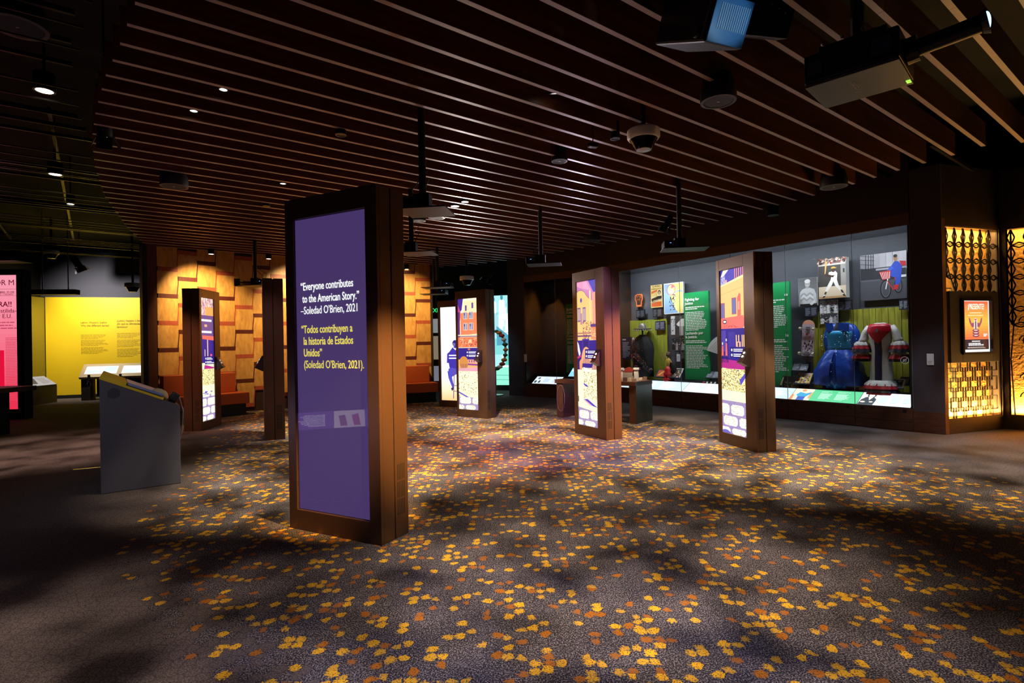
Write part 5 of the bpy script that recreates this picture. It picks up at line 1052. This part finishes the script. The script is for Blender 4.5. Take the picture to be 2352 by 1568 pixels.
# ================================================================== FAR LEFT: red display, table edge, desk, pendant bar
rk = aty(57, 962, 11.4); FR_ = Frame((rk.x - 1.7, rk.y - .12), (rk.x, rk.y))
rd = thing('newspaper_display', 'tall dark display with glowing red newspaper page at left edge', 'display', FR_.o, FR_.ang)
Wd = FR_.len; Hd = 3.12; sx1 = FR_.pix(39, 800, 0)[0]; zz0, zz1 = FR_.pix(20, 940, 0)[1], FR_.pix(20, 631, 0)[1]
MB().box(sx1, 0, 0, Wd, .22, Hd).box(0, 0, 0, sx1, .22, zz0).box(0, 0, zz1, sx1, .22, Hd).box(0, .04, zz0, sx1, .22, zz1).build('shell', M('display_shell', '#1e1a1e', .45), rd, bevel=.003)
Wp, Hp = sx1, zz1 - zz0; p = Pic(Wp, Hp); n = 16
for i in range(n):
    f = i / (n - 1); p.rect(tuple(a * (1 - f) + b * f for a, b in zip(C('#f2304e'), C('#f79ab0'))), 0, i / n, 1, (i + 1) / n, i > 0)
p.rect('#a82040', 0, .895, 1, .897); p.rect('#a82040', 0, .845, 1, .847); p.rect('#e0103a', 0, .155, .82, .44); p.lines('#ffffff', .05, .2, .78, .43, 13, .3, ragged=.6)
p.lines('#b8405e', .5, .6, .98, .665, 3, .35, 1); p.lines('#cc3a58', .84, .02, .99, .54, 44, .4, 1, ragged=.1); p.lines('#cc3a58', .1, .02, .8, .13, 9, .35, 1, ragged=.1)
im = p.build('display_image', rd, (Wp / 2, .038, zz0), emit=.95); IR = M('ink_wine', '#8a1a38', .6, emit=.5); IWh = M('ink_lit_white', '#ffffff', .5, emit=1.0)
def rt(s_, sz, u, f, m=IR, bold=0.0): text('lettering', s_, sz, m, im, (Wp * (u - .5), -.006, Hp * f), 'RIGHT', bold)
rt('OR M', .16, .965, .925); rt('ABRIL 23 DE', .06, .96, .865, bold=.01); rt('PAPEL Y SALARIO', .045, .95, .85)
rt('ERRA!!', .15, .93, .765, bold=.014); rt('hostilida-', .12, .985, .72); rt('ana y E.U.', .12, .93, .68); rt('N', .26, .6, .5, IWh, .02)
# small projector above the red display
q = aty(30, 590, 11.2); pj = thing('wall_projector', 'black projector with red glow above the newspaper display', 'projector', (q.x - .3, q.y, q.z - .12), 0)
MB().box(-.5, -.3, 0, .62, .1, .2).build('body', DKMETAL, pj, bevel=.01); MB().box(-.5, -.302, .0, .6, -.3, .05).build('trim', M('glow_rose', '#8a3a48', .4), pj); MB().tube([(-.2, -.3, .11), (-.2, -.36, .11)], .05, 14).build('lens', BEZ, pj)  # red glow on the body is painted as a rose strip
MB().tube([(0, -.1, .2), (0, -.1, 4.7 - (q.z - .12))], .03).build('pole', BLACK, pj)
bt = MB()
for k in range(5): bt.sphere((-.1 + .09 * k, -.25, .27 + .03 * (k % 2)), .014, 8, 6)
bt.build('bolt', STEEL, pj)
# dark table edge at far left
q = atz(8, 1003); te = thing('dark_table', 'dark table corner cut by the left edge', 'table', (q.x - .88, q.y + .1, 0), 0)
MB().prism([(-1.2, .72), (.92, .72), (.92, .80), (-1.2, .80)], -.2, .5).build('tabletop', M('table_dark', '#2a2226', .5), te, bevel=.004)
MB().box(.45, 0, 0, .62, .3, .72).build('leg', BLACK, te); MB().box(-1.1, 0, 0, -.95, .3, .72).build('leg', BLACK, te)
# reading desk by the yellow wall
da, db_ = aty(181, 915, 15.4), aty(334, 912, 15.9); FK = Frame((da.x, da.y), (db_.x + .7, db_.y + .2)); dk = thing('reading_desk', 'long sloped desk with small screens before the yellow wall', 'desk', FK.o, FK.ang)
DT = M('desk_tan', '#b09868', .5); MB().add([(0, 0, .66), (FK.len, 0, .66), (FK.len, .38, 1.02), (0, .38, 1.02), (0, .05, .60), (FK.len, .05, .60), (FK.len, .42, .60), (0, .42, .60)], [(0, 1, 2, 3), (4, 7, 6, 5), (0, 4, 5, 1), (3, 2, 6, 7), (0, 3, 7, 4), (1, 5, 6, 2)]).build('top', DT, dk)
for x in (.04, FK.len * .5, FK.len - .3): MB().box(x, .05, 0, x + .22, .4, .62).build('leg', M('desk_leg', '#2a201e', .6), dk)
MB().box(.3, .36, .1, FK.len - .2, .4, .6).build('modesty_panel', M('desk_brown', '#43231a', .6), dk)
for i in range(3):
    x0 = .1 + i * .9; pn = Pic(.78, .3); pn.rect('#f2f4fa', 0, 0, 1, 1); pn.rect('#c8d8ee', .05, .1, .5, .5); pn.rect('#b8e8d8', .6, .3, .95, .9); pn.rect('#ffffff', .2, .55, .6, .9)
    if x0 + .8 < FK.len: pn.build('screen', dk, (x0 + .39, .085, .745), emit=1.15, rot=(-math.atan2(.38, .36), 0, 0))
for i, x in enumerate((193, 265)):
    s_, z_ = FK.pix(x + 12, 868, 0); o = thing('desk_handset', ('black corded handset on the desk, left one', 'black corded handset on the desk, right one')[i], 'handset', FK.w(s_, -.02, .56), FK.ang, 'desk handsets'); MB().box(-.03, -.02, .05, .03, .02, .17).build('earpiece', BLACK, o, bevel=.006); MB().tube([(0, 0, .06), (-.04, -.01, -.1), (0, 0, -.25), (.04, 0, -.1), (0, .0, .04)], .006, 6).build('cord', STEEL, o)
s_, z_ = FK.pix(285, 895, .3); wb = MB().box(-.28, 0, 0, .28, .06, .55).build('grey_bin', M('bin_slate', '#3a3a4c', .5)); wb.location = FK.w(s_, -.25, 0); wb.rotation_euler = (0, 0, FK.ang); tag(wb, 'slate grey upright panel box under the reading desk', 'box')
# tilted photo rail by the olive wall
q = aty(80, 893, 14.6); ol = thing('photo_rail', 'tilted lit photo rail along the olive wall', 'label rail', (q.x, q.y, 0), FO.ang); MB().box(-.6, -.14, 0, .6, .12, .5).build('body', M('rail_olive', '#5a4a14', .6), ol)
p = Pic(1.16, .4); p.rect('#d8d4d8', 0, 0, 1, 1); p.rect('#e8a04a', 0, 0, .2, 1); p.poly('#4a4a5a', [(.25, .2), (.5, .2), (.6, .8), (.3, .85)]); p.lines('#8a8a98', .65, .2, .95, .85, 6, .4); p.build('print', ol, (0, -.15, .5), emit=.55, rot=(R(-55), 0, 0))
# pendant bar
q = aty(125, 671, 13.0); pb_ = thing('pendant_bar', 'black linear pendant hung on two rods before the olive wall', 'pendant light', (q.x, q.y, q.z - .06), R(8))
MB().box(-.5, -.1, 0, .5, .1, .12).build('housing', M('pendant_black', '#1b1b1f', .4), pb_, bevel=.006)
for x in (-.25, .3): MB().tube([(x, 0, .12), (x, 0, 4.7 - q.z + .06)], .012).build('rod', STEEL, pb_)

# ================================================================== FAR END: mural, exit, cases
s0, z0 = FT.pix(1085, 884, 0); s1, z1 = FT.pix(1222, 680, 0)
mu = MB().box(s0, 0, z0, s1, .05, 2.82).build('photo_mural', BLACK); mu.location = FT.o; mu.rotation_euler = (0, 0, FT.ang); tag(mu, 'backlit teal photo mural of a marching crowd at the far end', 'mural')
W, H = s1 - s0, 2.82 - z0; p = Pic(W, H); p.rect('#a4e0e6', 0, 0, 1, 1); p.rect('#e8fafa', .5, .2, 1, .6); p.rect('#7ccfd0', .0, .34, .75, .52); rr = random.Random(12)
for r_ in range(4):
    for k in range(9):
        u, v = (k + .5) / 9 + (rr.random() - .5) * .05, .66 + r_ * .085 + rr.random() * .03; p.poly(('#f4ffff', '#dff6f8', '#9fd6de')[rr.randrange(3)], [(u - .05, v - .12), (u + .05, v - .12), (u + .045, v + .0), (u, v + .02), (u - .045, v)]); p.ell('#3f8fa0', u, v + .035, .022, .028)
for u in (.72, .86): p.poly('#f6ffff', [(u - .05, .38), (u + .05, .38), (u + .04, .66), (u - .04, .66)]); p.stroke('#4a98a8', [(u - .02, .3), (u - .02, .4)], .02); p.stroke('#4a98a8', [(u + .02, .3), (u + .02, .4)], .02); p.ell('#3f8fa0', u, .7, .024, .03)
p.poly('#4f9cb4', [(.42, .66), (.62, .55), (.7, .46), (.42, .44)]); p.rect('#5fc8b8', .55, .22, .9, .34); p.rect('#8ee6cc', 0, 0, 1, .2); p.stroke('#58b8a8', [(0, .12), (1, .1)], .02); p.stroke('#58b8a8', [(0, .07), (1, .05)], .02); p.stroke('#3a8a9a', [(.42, .58), (.8, .58), (.8, 0)], .012); p.stroke('#3a8a9a', [(.5, .45), (1, .45)], .012)
p.build('printed_face', mu, ((s0 + s1) / 2, -.002, z0), emit=1.15)
# flower wreath sculpture before the mural
q = aty(1146, 812, 14.6); wr = thing('flower_wreath', 'tall wreath sculpture of leaves and orange flowers before the mural', 'sculpture', (q.x - .1, q.y, 0), 0)
MB().lathe([(.2, 0), (.2, .03), (.02, .05), (.02, .75)], 16).build('stand', STEEL, wr)
ring = [(.28 * math.cos(k * math.pi / 12), 0, 1.22 + .5 * math.sin(k * math.pi / 12)) for k in range(25)]; MB().tube(ring, .03, 8, False).build('ring', M('wreath_pale', '#cfd8c8', .6), wr)
rr = random.Random(3)
for k in range(22):
    a = k * math.pi / 11; x, z = .28 * math.cos(a), 1.22 + .5 * math.sin(a); col = ('#c87a2a', '#2a5a3a', '#e0d8c8', '#a83a2a')[k % 4]
    MB().sphere((x, -.03, z), .05 + .02 * rr.random(), 8, 6, (1.3, .6, .8)).build(('flower', 'leaf', 'flower', 'flower')[k % 4], M('wreath_%d' % (k % 4), col, .6), wr, smooth=True)
# exit sign and lit shelf beyond
q = aty(1001, 712, 15.5); ex = thing('exit_sign', 'small green lit exit sign beside the veneer wall end', 'sign', (q.x, q.y, q.z - .1), 0); MB().box(-.2, 0, 0, .2, .05, .2).build('box', M('exit_dark', '#06251a', .5), ex); MB().tube([(0, .02, .2), (0, .02, 4.7 - q.z + .1)], .01).build('rod', BLACK, ex)
text('lettering', 'EXIT', .16, M('exit_green', '#2fe07a', .5, emit=1.2), ex, (0, -.003, .04), 'CENTER', .01, .95)
q = aty(1003, 800, 16.4); sh = thing('lit_shelf', 'tall lit display niche seen in the gap beside the veneer wall', 'display', (q.x, q.y, 0), 0); MB().box(-.35, .1, 0, .35, .4, 2.3).build('cabinet', M('niche_dark', '#3a3630', .6), sh)
for k, (z, h, c_) in enumerate(((1.75, .42, '#cfd8d8'), (.95, .7, '#cdbfa0'), (.3, .45, '#b8bcd0'))): MB().box(-.3, .08, z, .3, .1, z + h).build('lit_panel', M('lit_%d' % k, c_, .5, emit=.3), sh)
fb = aty(1000, 760, 17.6); struct(MB().box(-6, fb.y, 0, .2, fb.y + .15, 4.7).build('wall_far', BW), 'black wall beyond the exit sign', 'wall')

# label rail off to the left of the view, mirrored in the purple kiosk's glass
lr = thing('label_rail', 'low purple glowing label rail beyond the left edge, mirrored in the kiosk', 'label rail', (-4.75, 2.95, 0), math.atan2(.958, -.284))
MB().box(-1.5, .02, 0, 1.5, .4, .27).build('base', BLACK, lr)
p = Pic(2.9, .26); p.rect('#6a4a98', 0, 0, 1, 1)
for k_ in range(2):
    o_ = .5 * k_; p.rect('#e8d8d8', .36 + o_ * .9, 0, .5 + o_ * .9, 1); p.poly('#a83a4a', [(.38 + o_, .1), (.41 + o_, .1), (.42 + o_, .7), (.39 + o_, .8)]); p.poly('#8a5a48', [(.44 + o_, .1), (.47 + o_, .1), (.48 + o_, .7), (.45 + o_, .75)])
p.lines('#f4f0fa', .05, .15, .17, .85, 9, .5); p.lines('#f4f0fa', .2, .15, .32, .85, 9, .5); p.lines('#f4f0fa', .54, .15, .66, .85, 9, .5); p.lines('#f4f0fa', .69, .15, .79, .85, 9, .5)
p.build('printed_face', lr, (0, 0, .28), emit=5.5, rot=(R(-35), 0, 0))

a_, b_ = atz(168, 1079), atz(236, 1073); v_ = b_ - a_
fs = MB().box(0, -.02, 0, v_.length, .02, .006).build('metal_strip', STEEL); fs.location = a_; fs.rotation_euler = (0, 0, math.atan2(v_.y, v_.x)); tag(fs, 'thin metal strip on the carpet left of the podium', 'floor strip')

# ================================================================== CEILING DEVICES
LENS = M('lamp_lens', '#fff4e0', .4, emit=6.0); LENSD = M('lens_dim', '#c8c8d0', .3)
def zpos(px, py, z): v = atz(px, py, z); return v
def downlight(px, py, label, z=3.36, r=.05, lit=True, tilt=(0, 0), drop=.16):
    v = zpos(px, py, z); t = thing('spot_fixture', label, 'spotlight', v, 0, 'cylinder spotlights in the ceiling')
    t.rotation_euler = (R(tilt[0]), R(tilt[1]), 0)
    MB().lathe([(r, 0), (r * 1.02, .01), (r, drop), (r * .4, drop + .02)], 20).build('can', DKMETAL, t, smooth=True)
    MB().lathe([(0, -.002), (r * .82, -.002), (r * .82, .001), (0, .001)], 18).build('lens', LENS if lit else BEZ, t)
    MB().lathe([(r * .82, -.006), (r * 1.03, -.006), (r * 1.03, .002), (r * .82, .002)], 20, caps=False).build('rim', M('rim_grey', '#55555c', .4, .5), t)
    MB().tube([(0, 0, drop), (0, 0, 4.7 - v.z)], .012).build('stem', BLACK, t); return t
for px, py, lit, z, r, lab in (
    (513, 205, 1, 3.44, .035, 'lit cylinder spot between baffles, high at left'), (445, 254, 1, 3.44, .035, 'lit cylinder spot just left of and below the high one'),
    (650, 421, 1, 3.42, .04, 'lit cylinder spot above the purple kiosk left corner'), (1273, 214, 1, 3.46, .045, 'tilted lit cylinder spot left of the large dome camera'),
    (783, 309, 0, 3.36, .05, 'unlit cylinder spot left of the nearest pole'), (1413, 318, 0, 3.34, .045, 'unlit cylinder spot beside the large dome camera'),
    (1045, 473, 1, 3.4, .06, 'lit cylinder spot right of the nearest pole'), (1068, 463, 0, 3.4, .05, 'unlit ring spot right of the nearest pole'),
    (102, 208, 1, 3.85, .085, 'bright round downlight high in the black ceiling'), (127, 400, 1, 3.9, .09, 'dim round downlight midway in the black ceiling'),
    (162, 468, 1, 3.9, .06, 'small bright downlight below the dim round one'), (228, 633, 1, 3.9, .08, 'bright downlight above the yellow wall'),
    (330, 580, 1, 3.3, .07, 'bright spot at the end of the veneer wall'), (485, 583, 1, 3.3, .06, 'wall washer spot above the left veneer wall'),
    (617, 594, 1, 3.3, .06, 'wall washer spot above the middle veneer wall'), (934, 618, 1, 3.28, .06, 'wall washer spot right of the purple kiosk'),
    (612, 473, 0, 3.4, .05, 'unlit small spot among distant baffles left'), (1776, 494, 0, 3.3, .08, 'unlit ring spot near the case header')):
    downlight(px, py, lab, z, r, bool(lit), (20, 0) if lab.startswith('tilted') else (0, 0))
def pendant_speaker(px, py, label, z=3.28, r=.13, h=.2):
    v = zpos(px, py, z); t = thing('pendant_speaker', label, 'speaker', v, 0, 'black pendant speakers')
    MB().lathe([(r * .96, 0), (r, .02), (r * .97, h * .5), (r * .8, h), (r * .2, h + .01)], 28).build('body', M('speaker_black', '#1a1a20', .5), t, smooth=True)
    MB().lathe([(0, -.003), (r * .8, -.003), (r * .82, .0)], 28).build('grille', M('grille_slate', '#2c2c3a', .7, bump=(300, .6)), t)
    MB().lathe([(r * .82, -.006), (r * .98, -.004), (r * .98, .004), (r * .82, .004)], 28, caps=False).build('rim', M('rim_slate', '#3a3a4a', .5), t)
    MB().box(-.012, -.004, -.005, .012, .004, -.002).build('badge', M('badge_grey', '#c8c8d0', .4), t)
    MB().tube([(0, 0, h), (0, 0, 4.7 - v.z)], .01).build('rod', BLACK, t)
for px, py, z, r, lab in ((1650, 233, 3.28, .14, 'round black pendant speaker below the two large projectors'), (1285, 370, 3.36, .09, 'round black pendant speaker left of the large dome camera'), (400, 428, 3.3, .15, 'round black pendant speaker among the left baffles'), (1915, 429, 3.3, .16, 'round black pendant speaker at the baffle ends above the case'), (1003, 500, 3.3, .13, 'round speaker under the nearest ceiling projector'), (962, 507, 3.3, .11, 'small round speaker left under the nearest ceiling projector'), (40, 62, 3.9, .2, 'round black pendant speaker in the top left corner'), (1360, 553, 3.3, .16, 'round black pendant speaker between two hanging poles')):
    pendant_speaker(px, py, lab, z, r)
def dome(px, py, label, z, r, Y=None):
    v = zpos(px, py, z) if Y is None else aty(px, py, Y); t = thing('dome_camera', label, 'security camera', v, 0, 'security dome cameras')
    MB().lathe([(r * .9, -.02), (r, 0), (r, r * .42), (r * .9, r * .5), (r * .3, r * .52)], 32).build('housing', M('dome_white', '#f2f2fa', .35), t, smooth=True)
    MB().lathe([(r * .45, -r * .78), (r * .52, -r * .76), (r * .7, -r * .36), (r * .86, -.02)], 32, caps=False).build('skirt', M('chrome_dark', '#141418', .08, .7), t, smooth=True)
    MB().lathe([(0, -r * .8), (r * .44, -r * .78), (r * .5, -r * .74)], 28).build('lens_cap', M('lens_silver', '#b0b4c4', .25, .3), t, smooth=True)
    MB().tube([(0, 0, r * .5), (0, 0, 4.7 - v.z)], .025).build('stem', BLACK, t)
dome(1478, 316, 'large white dome camera among the wood baffles', 3.26, .15)
dome(305, 658, 'white dome camera near the brown wall fin', 0, .17, 13.5); dome(118, 582, 'white dome camera high in the black ceiling at left', 0, .16, 13.5); dome(1072, 642, 'white dome camera above the far bronze kiosks', 0, .17, 13.2)
# small camera and barn-door lamp
v = zpos(1362, 334, 3.3); t = thing('small_camera', 'small black square sensor under the baffles left of dome camera', 'sensor', v, R(20)); MB().box(-.05, -.03, -.02, .05, .03, .02).build('body', M('sensor_black', '#15151c', .2), t, bevel=.008); MB().tube([(0, 0, .02), (0, 0, 1.4)], .006).build('stem', BLACK, t)
def barn(px, py, z, label, rz, s=1.0):
    v = zpos(px, py, z); t = thing('barn_door_lamp', label, 'spotlight', v, 0); t.rotation_euler = (R(28), 0, rz)
    MB().lathe([(.06 * s, 0), (.06 * s, .16 * s), (.03 * s, .2 * s)], 18).build('can', DKMETAL, t, smooth=True); MB().lathe([(0, -.002), (.05 * s, -.002), (.05 * s, .0)], 16).build('lens', LENS, t)
    for k in range(4):
        a = k * math.pi / 2; o = MB().box(-.06 * s, -.003, -.11 * s, .06 * s, .003, 0).build('barn_door', DKMETAL, t); o.location = (.062 * s * math.cos(a), .062 * s * math.sin(a), 0); o.rotation_euler = (R(-25), 0, a + math.pi / 2)
    e_ = t.rotation_euler.to_matrix().inverted(); MB().tube([(0, 0, .16 * s), e_ @ Vector((0, 0, .3)), e_ @ Vector((0, 0, 4.7 - v.z))], .01).build('arm', BLACK, t)
barn(241, 312, 3.35, 'black barn-door lamp at the left baffle ends', R(30)); barn(182, 612, 3.75, 'black barn-door lamp above the yellow gallery', R(-40), 1.5); barn(1530, 520, 3.2, 'black barn-door lamp at the baffle ends by the case header', R(60), .9)
barn(1120, 636, 3.1, 'black barn-door lamp before the far teal mural', R(60), 1.4)
# projectors on poles
def pole_projector(px, pytop, pxs, pys, label, Y, wp=.42, flip=1, spk=False):
    v = aty(pxs, pys, Y); pv = aty(px, pytop, Y)
    m = thing('projector_mount', 'black pole carrying the ' + label, 'mount', (pv.x, Y, v.z), R(-8), 'projector poles')
    off = v.x - pv.x
    MB().tube([(0, 0, .012), (0, 0, 4.7 - v.z)], .032, 12).build('pole', BLACK, m)
    MB().box(off - wp / 2, -.16, 0, off + wp / 2, .2, .012).build('shelf', M('shelf_grey', '#1c1b1c', .45), m); MB().box(-.07, -.05, .012, .07, .05, .15).build('bracket', BLACK, m)
    p_ = thing('ceiling_projector', label, 'projector', (v.x + .02, Y + .02, v.z + .0125), R(-8), 'projectors on poles')
    if abs(off) < .02: off = .0
    sx = -1 if off > 0 else 1
    MB().box(sx * .09, -.15, 0, sx * .09 + sx * .2 * flip, .14, .1).build('body', M('projector_black', '#121216', .35), p_, bevel=.012)
    MB().tube([(sx * .16, -.15, .05), (sx * .16, -.19, .05)], .028, 14).build('lens', M('lens_glass', '#4a4a58', .1, .5), p_); MB().box(sx * .2, -.151, .06, sx * .22, -.15, .065).build('status_led', M('led_blue', '#5a8aff', .4, emit=3), p_)
    MB().tube([(sx * .12, .1, .1), (sx * .1, .12, .2), (sx * .02, .05, .3)], .005, 6).tube([(sx * .16, .1, .1), (sx * .2, .1, .22), (sx * .03, .03, .36)], .005, 6).build('cable', BLACK, p_)
    if spk:
        o = thing('box_speaker', 'small black box speaker beside the pole before the veneer wall', 'speaker', (v.x - .22, Y - .02, v.z + .0), 0); MB().box(-.09, -.06, .0, .02, .06, .14).build('cabinet', BLACK, o); MB().box(-.085, -.062, .01, .015, -.06, .13).build('grille', M('grille_slate'), o); MB().tube([(.0, 0, .07), (.2, 0, .07)], .01).build('arm', BLACK, o)
pole_projector(967, 245, 982, 487, 'nearest pole projector, right above the purple kiosk', 4.75, .40)
pole_projector(944, 500, 962, 583, 'second pole projector, just right of the purple kiosk', 7.1, .42)
pole_projector(1003, 546, 1005, 661, 'far pole projector lit from below near the exit sign', 11.5, .62); pole_projector(996, 590, 997, 676, 'farthest pole projector, just below the lit one', 13.0, .6)
pole_projector(1240, 470, 1250, 608, 'pole projector above the dim display case', 8.4, .52); pole_projector(1558, 407, 1572, 573, 'pole projector above the long case, left of the nearest case kiosk', 7.2, .58)
pole_projector(585, 548, 580, 657, 'pole projector before the golden veneer wall', 10.4, .42, 1, True)
# ---- two large projectors at the top right
c = [atz(x, y, 2.95) for x, y in ((1843.8, 204), (1899, 250.7), (2102.7, 190.8), (2064.3, 136.5))]
ex_, ey_ = (c[2] - c[1] + c[3] - c[0]) / 2, (c[1] - c[0] + c[2] - c[3]) / 2; o0 = (c[0] + c[1] + c[2] + c[3]) / 4; W, Dp = ex_.length, ey_.length
pj = thing('large_projector', 'large projector with long lens tube in the top right', 'projector', o0, math.atan2(ex_.y, ex_.x), 'large projectors')
BD = M('projector_body', '#16161c', .4, .2); MB().box(-W / 2, -Dp / 2, .02, W / 2, Dp / 2, .2).build('body', BD, pj, bevel=.012)
bot = MB().box(-W / 2 + .004, -Dp / 2 + .004, 0, W / 2 - .004, Dp / 2 - .004, .02).build('bottom_cover', M('cover_grey', '#4a4d4a', .45), pj, bevel=.003)
IG = M('ink_silver', '#b8bab8', .4)
tx = text('lettering', 'Panasonic', .062, IG, bot, (.0, .0, -.001)); 
for v_ in tx.data.vertices: x, y, z = v_.co; v_.co = (z, -x, y)
tx.location = (.0, .09, -.0012); tx.rotation_euler = (0, 0, 0)
for v_ in tx.data.vertices: x, y, z = v_.co; v_.co = (-x * .8, y * .8, -z)
ld = MB()
for k in range(3): ld.box(W / 2 - .03 + .0, Dp / 2 - .09 + k * .018, -.003, W / 2 - .008, Dp / 2 - .083 + k * .018, 0)
ld.build('status_led', M('led_green', '#7aff3a', .4, emit=3), pj)
MB().tube([(W / 2, -.02, .11), (W / 2 + .06, -.02, .115)], .075, 20).build('lens_mount', BD, pj); MB().tube([(W / 2 + .06, -.02, .115), (W / 2 + .34, -.02, .135)], .05, 20).build('lens_barrel', BD, pj, smooth=True)
MB().tube([(W / 2 + .34, -.02, .135), (W / 2 + .37, -.02, .14)], [.055, .07], 20).build('lens_hood', BD, pj); MB().sphere((W / 2 + .365, -.02, .14), .05, 14, 9, (.35, 1, 1)).build('lens_glass', M('lens_lit', '#9fd0ff', .1, emit=2.5), pj)
MB().box(-W / 2 + .02, -Dp / 2 - .002, .07, -W / 2 + .1, -Dp / 2, .15).build('sticker', M('sticker_slate', '#2c3048', .5), pj); MB().box(W / 2 - .14, -Dp / 2 - .002, .06, W / 2 - .04, -Dp / 2, .16).build('sticker', M('sticker_slate'), pj)
mt = MB().box(-.18, -.15, .2, .18, .15, .26).build('mount_plate', BLACK, pj); MB().tube([(0, 0, .26), (0, 0, 1.75)], .04, 12).build('pole', BLACK, pj)
bl = MB()
for x, y in ((-.16, -.14), (-.05, -.15), (.06, -.15), (.1, -.1), (-.17, -.05)): bl.sphere((x, y, .28), .014, 8, 6)
bl.build('bolt', STEEL, mt)
def tilted(px, py, Y, yaw, lean=.12, roll=.27):           # axes of a box tipped towards the viewer, as these hang
    P = aty(px, py, Y); v = (P - CO).normalized(); U = (CR * roll + CU); U = (U - v * U.dot(v)).normalized() + v * lean; U.normalize()
    Rt = v.cross(U).normalized(); Vf = U.cross(Rt).normalized(); A = Rt * math.cos(yaw) + Vf * math.sin(yaw); B = U.cross(A)
    return Matrix(((A.x, B.x, U.x, P.x), (A.y, B.y, U.y, P.y), (A.z, B.z, U.z, P.z), (0, 0, 0, 1))), A, B, U
mx_, A, B, U = tilted(1617, 96, 3.0, R(32))
pj = thing('large_projector', 'large projector with blue-lit end face at top edge', 'projector', (0, 0, 0), 0, 'large projectors'); pj.matrix_world = mx_
Wb, Db, Hb = .25, .56, .24
MB().box(0, 0, 0, Wb, Db, Hb).build('body', BD, pj, bevel=.015)
MB().box(.006, -.006, .006, Wb - .006, .001, Hb - .006).build('end_face', M('end_blue_light', '#3f86c0', .35), pj, bevel=.004)  # blue light from the other projector is put into the base colour
gr = M('grille_pale', '#b8d4e8', .4)
for k in range(14): MB().box(.045 + k * .0135, -.009, .075, .051 + k * .0135, -.006, .2).build('grille_bar', gr, pj)
MB().lathe([(.03, 0), (.03, .02), (0, .022)], 16).build('foot', BLACK, pj, loc=(-.001, .09, .05), rot=(0, R(-90), 0))
MB().box(-.003, .03, .02, .0, .04, Hb - .03).build('edge_strip', STEEL, pj)
inv = mx_.inverted(); top_ = mx_ @ Vector((Wb / 2, Db / 2, Hb)); MB().tube([inv @ top_, inv @ Vector((top_.x, top_.y, 4.7))], .04, 12).build('pole', BLACK, pj)
sp_ = mx_ @ Vector((.35, -.7, .12)); spot(sp_, mx_ @ Vector((.12, 0, .13)), 7, (.45, .75, 1), 26, .7, .02)  # added blue spot in place of the other projector's light
mx_, A, B, U = tilted(1796, 88, 3.55, R(20), .08)
bx = thing('junction_box', 'black equipment box right of the blue-lit projector', 'box', (0, 0, 0), 0); bx.matrix_world = mx_
MB().box(-.29, 0, 0, .035, .22, .46).build('housing', M('box_navy', '#14141c', .5), bx, bevel=.004)
inv = mx_.inverted(); top_ = mx_ @ Vector((-.1, .1, .4)); MB().tube([inv @ top_, inv @ Vector((top_.x, top_.y, 4.7))], .03, 10).build('pole', BLACK, bx)
for k in range(3): MB().sphere((-.12 + .05 * k, -.002, .18 - .02 * k), .006, 6, 4).build('screw', STEEL, bx)
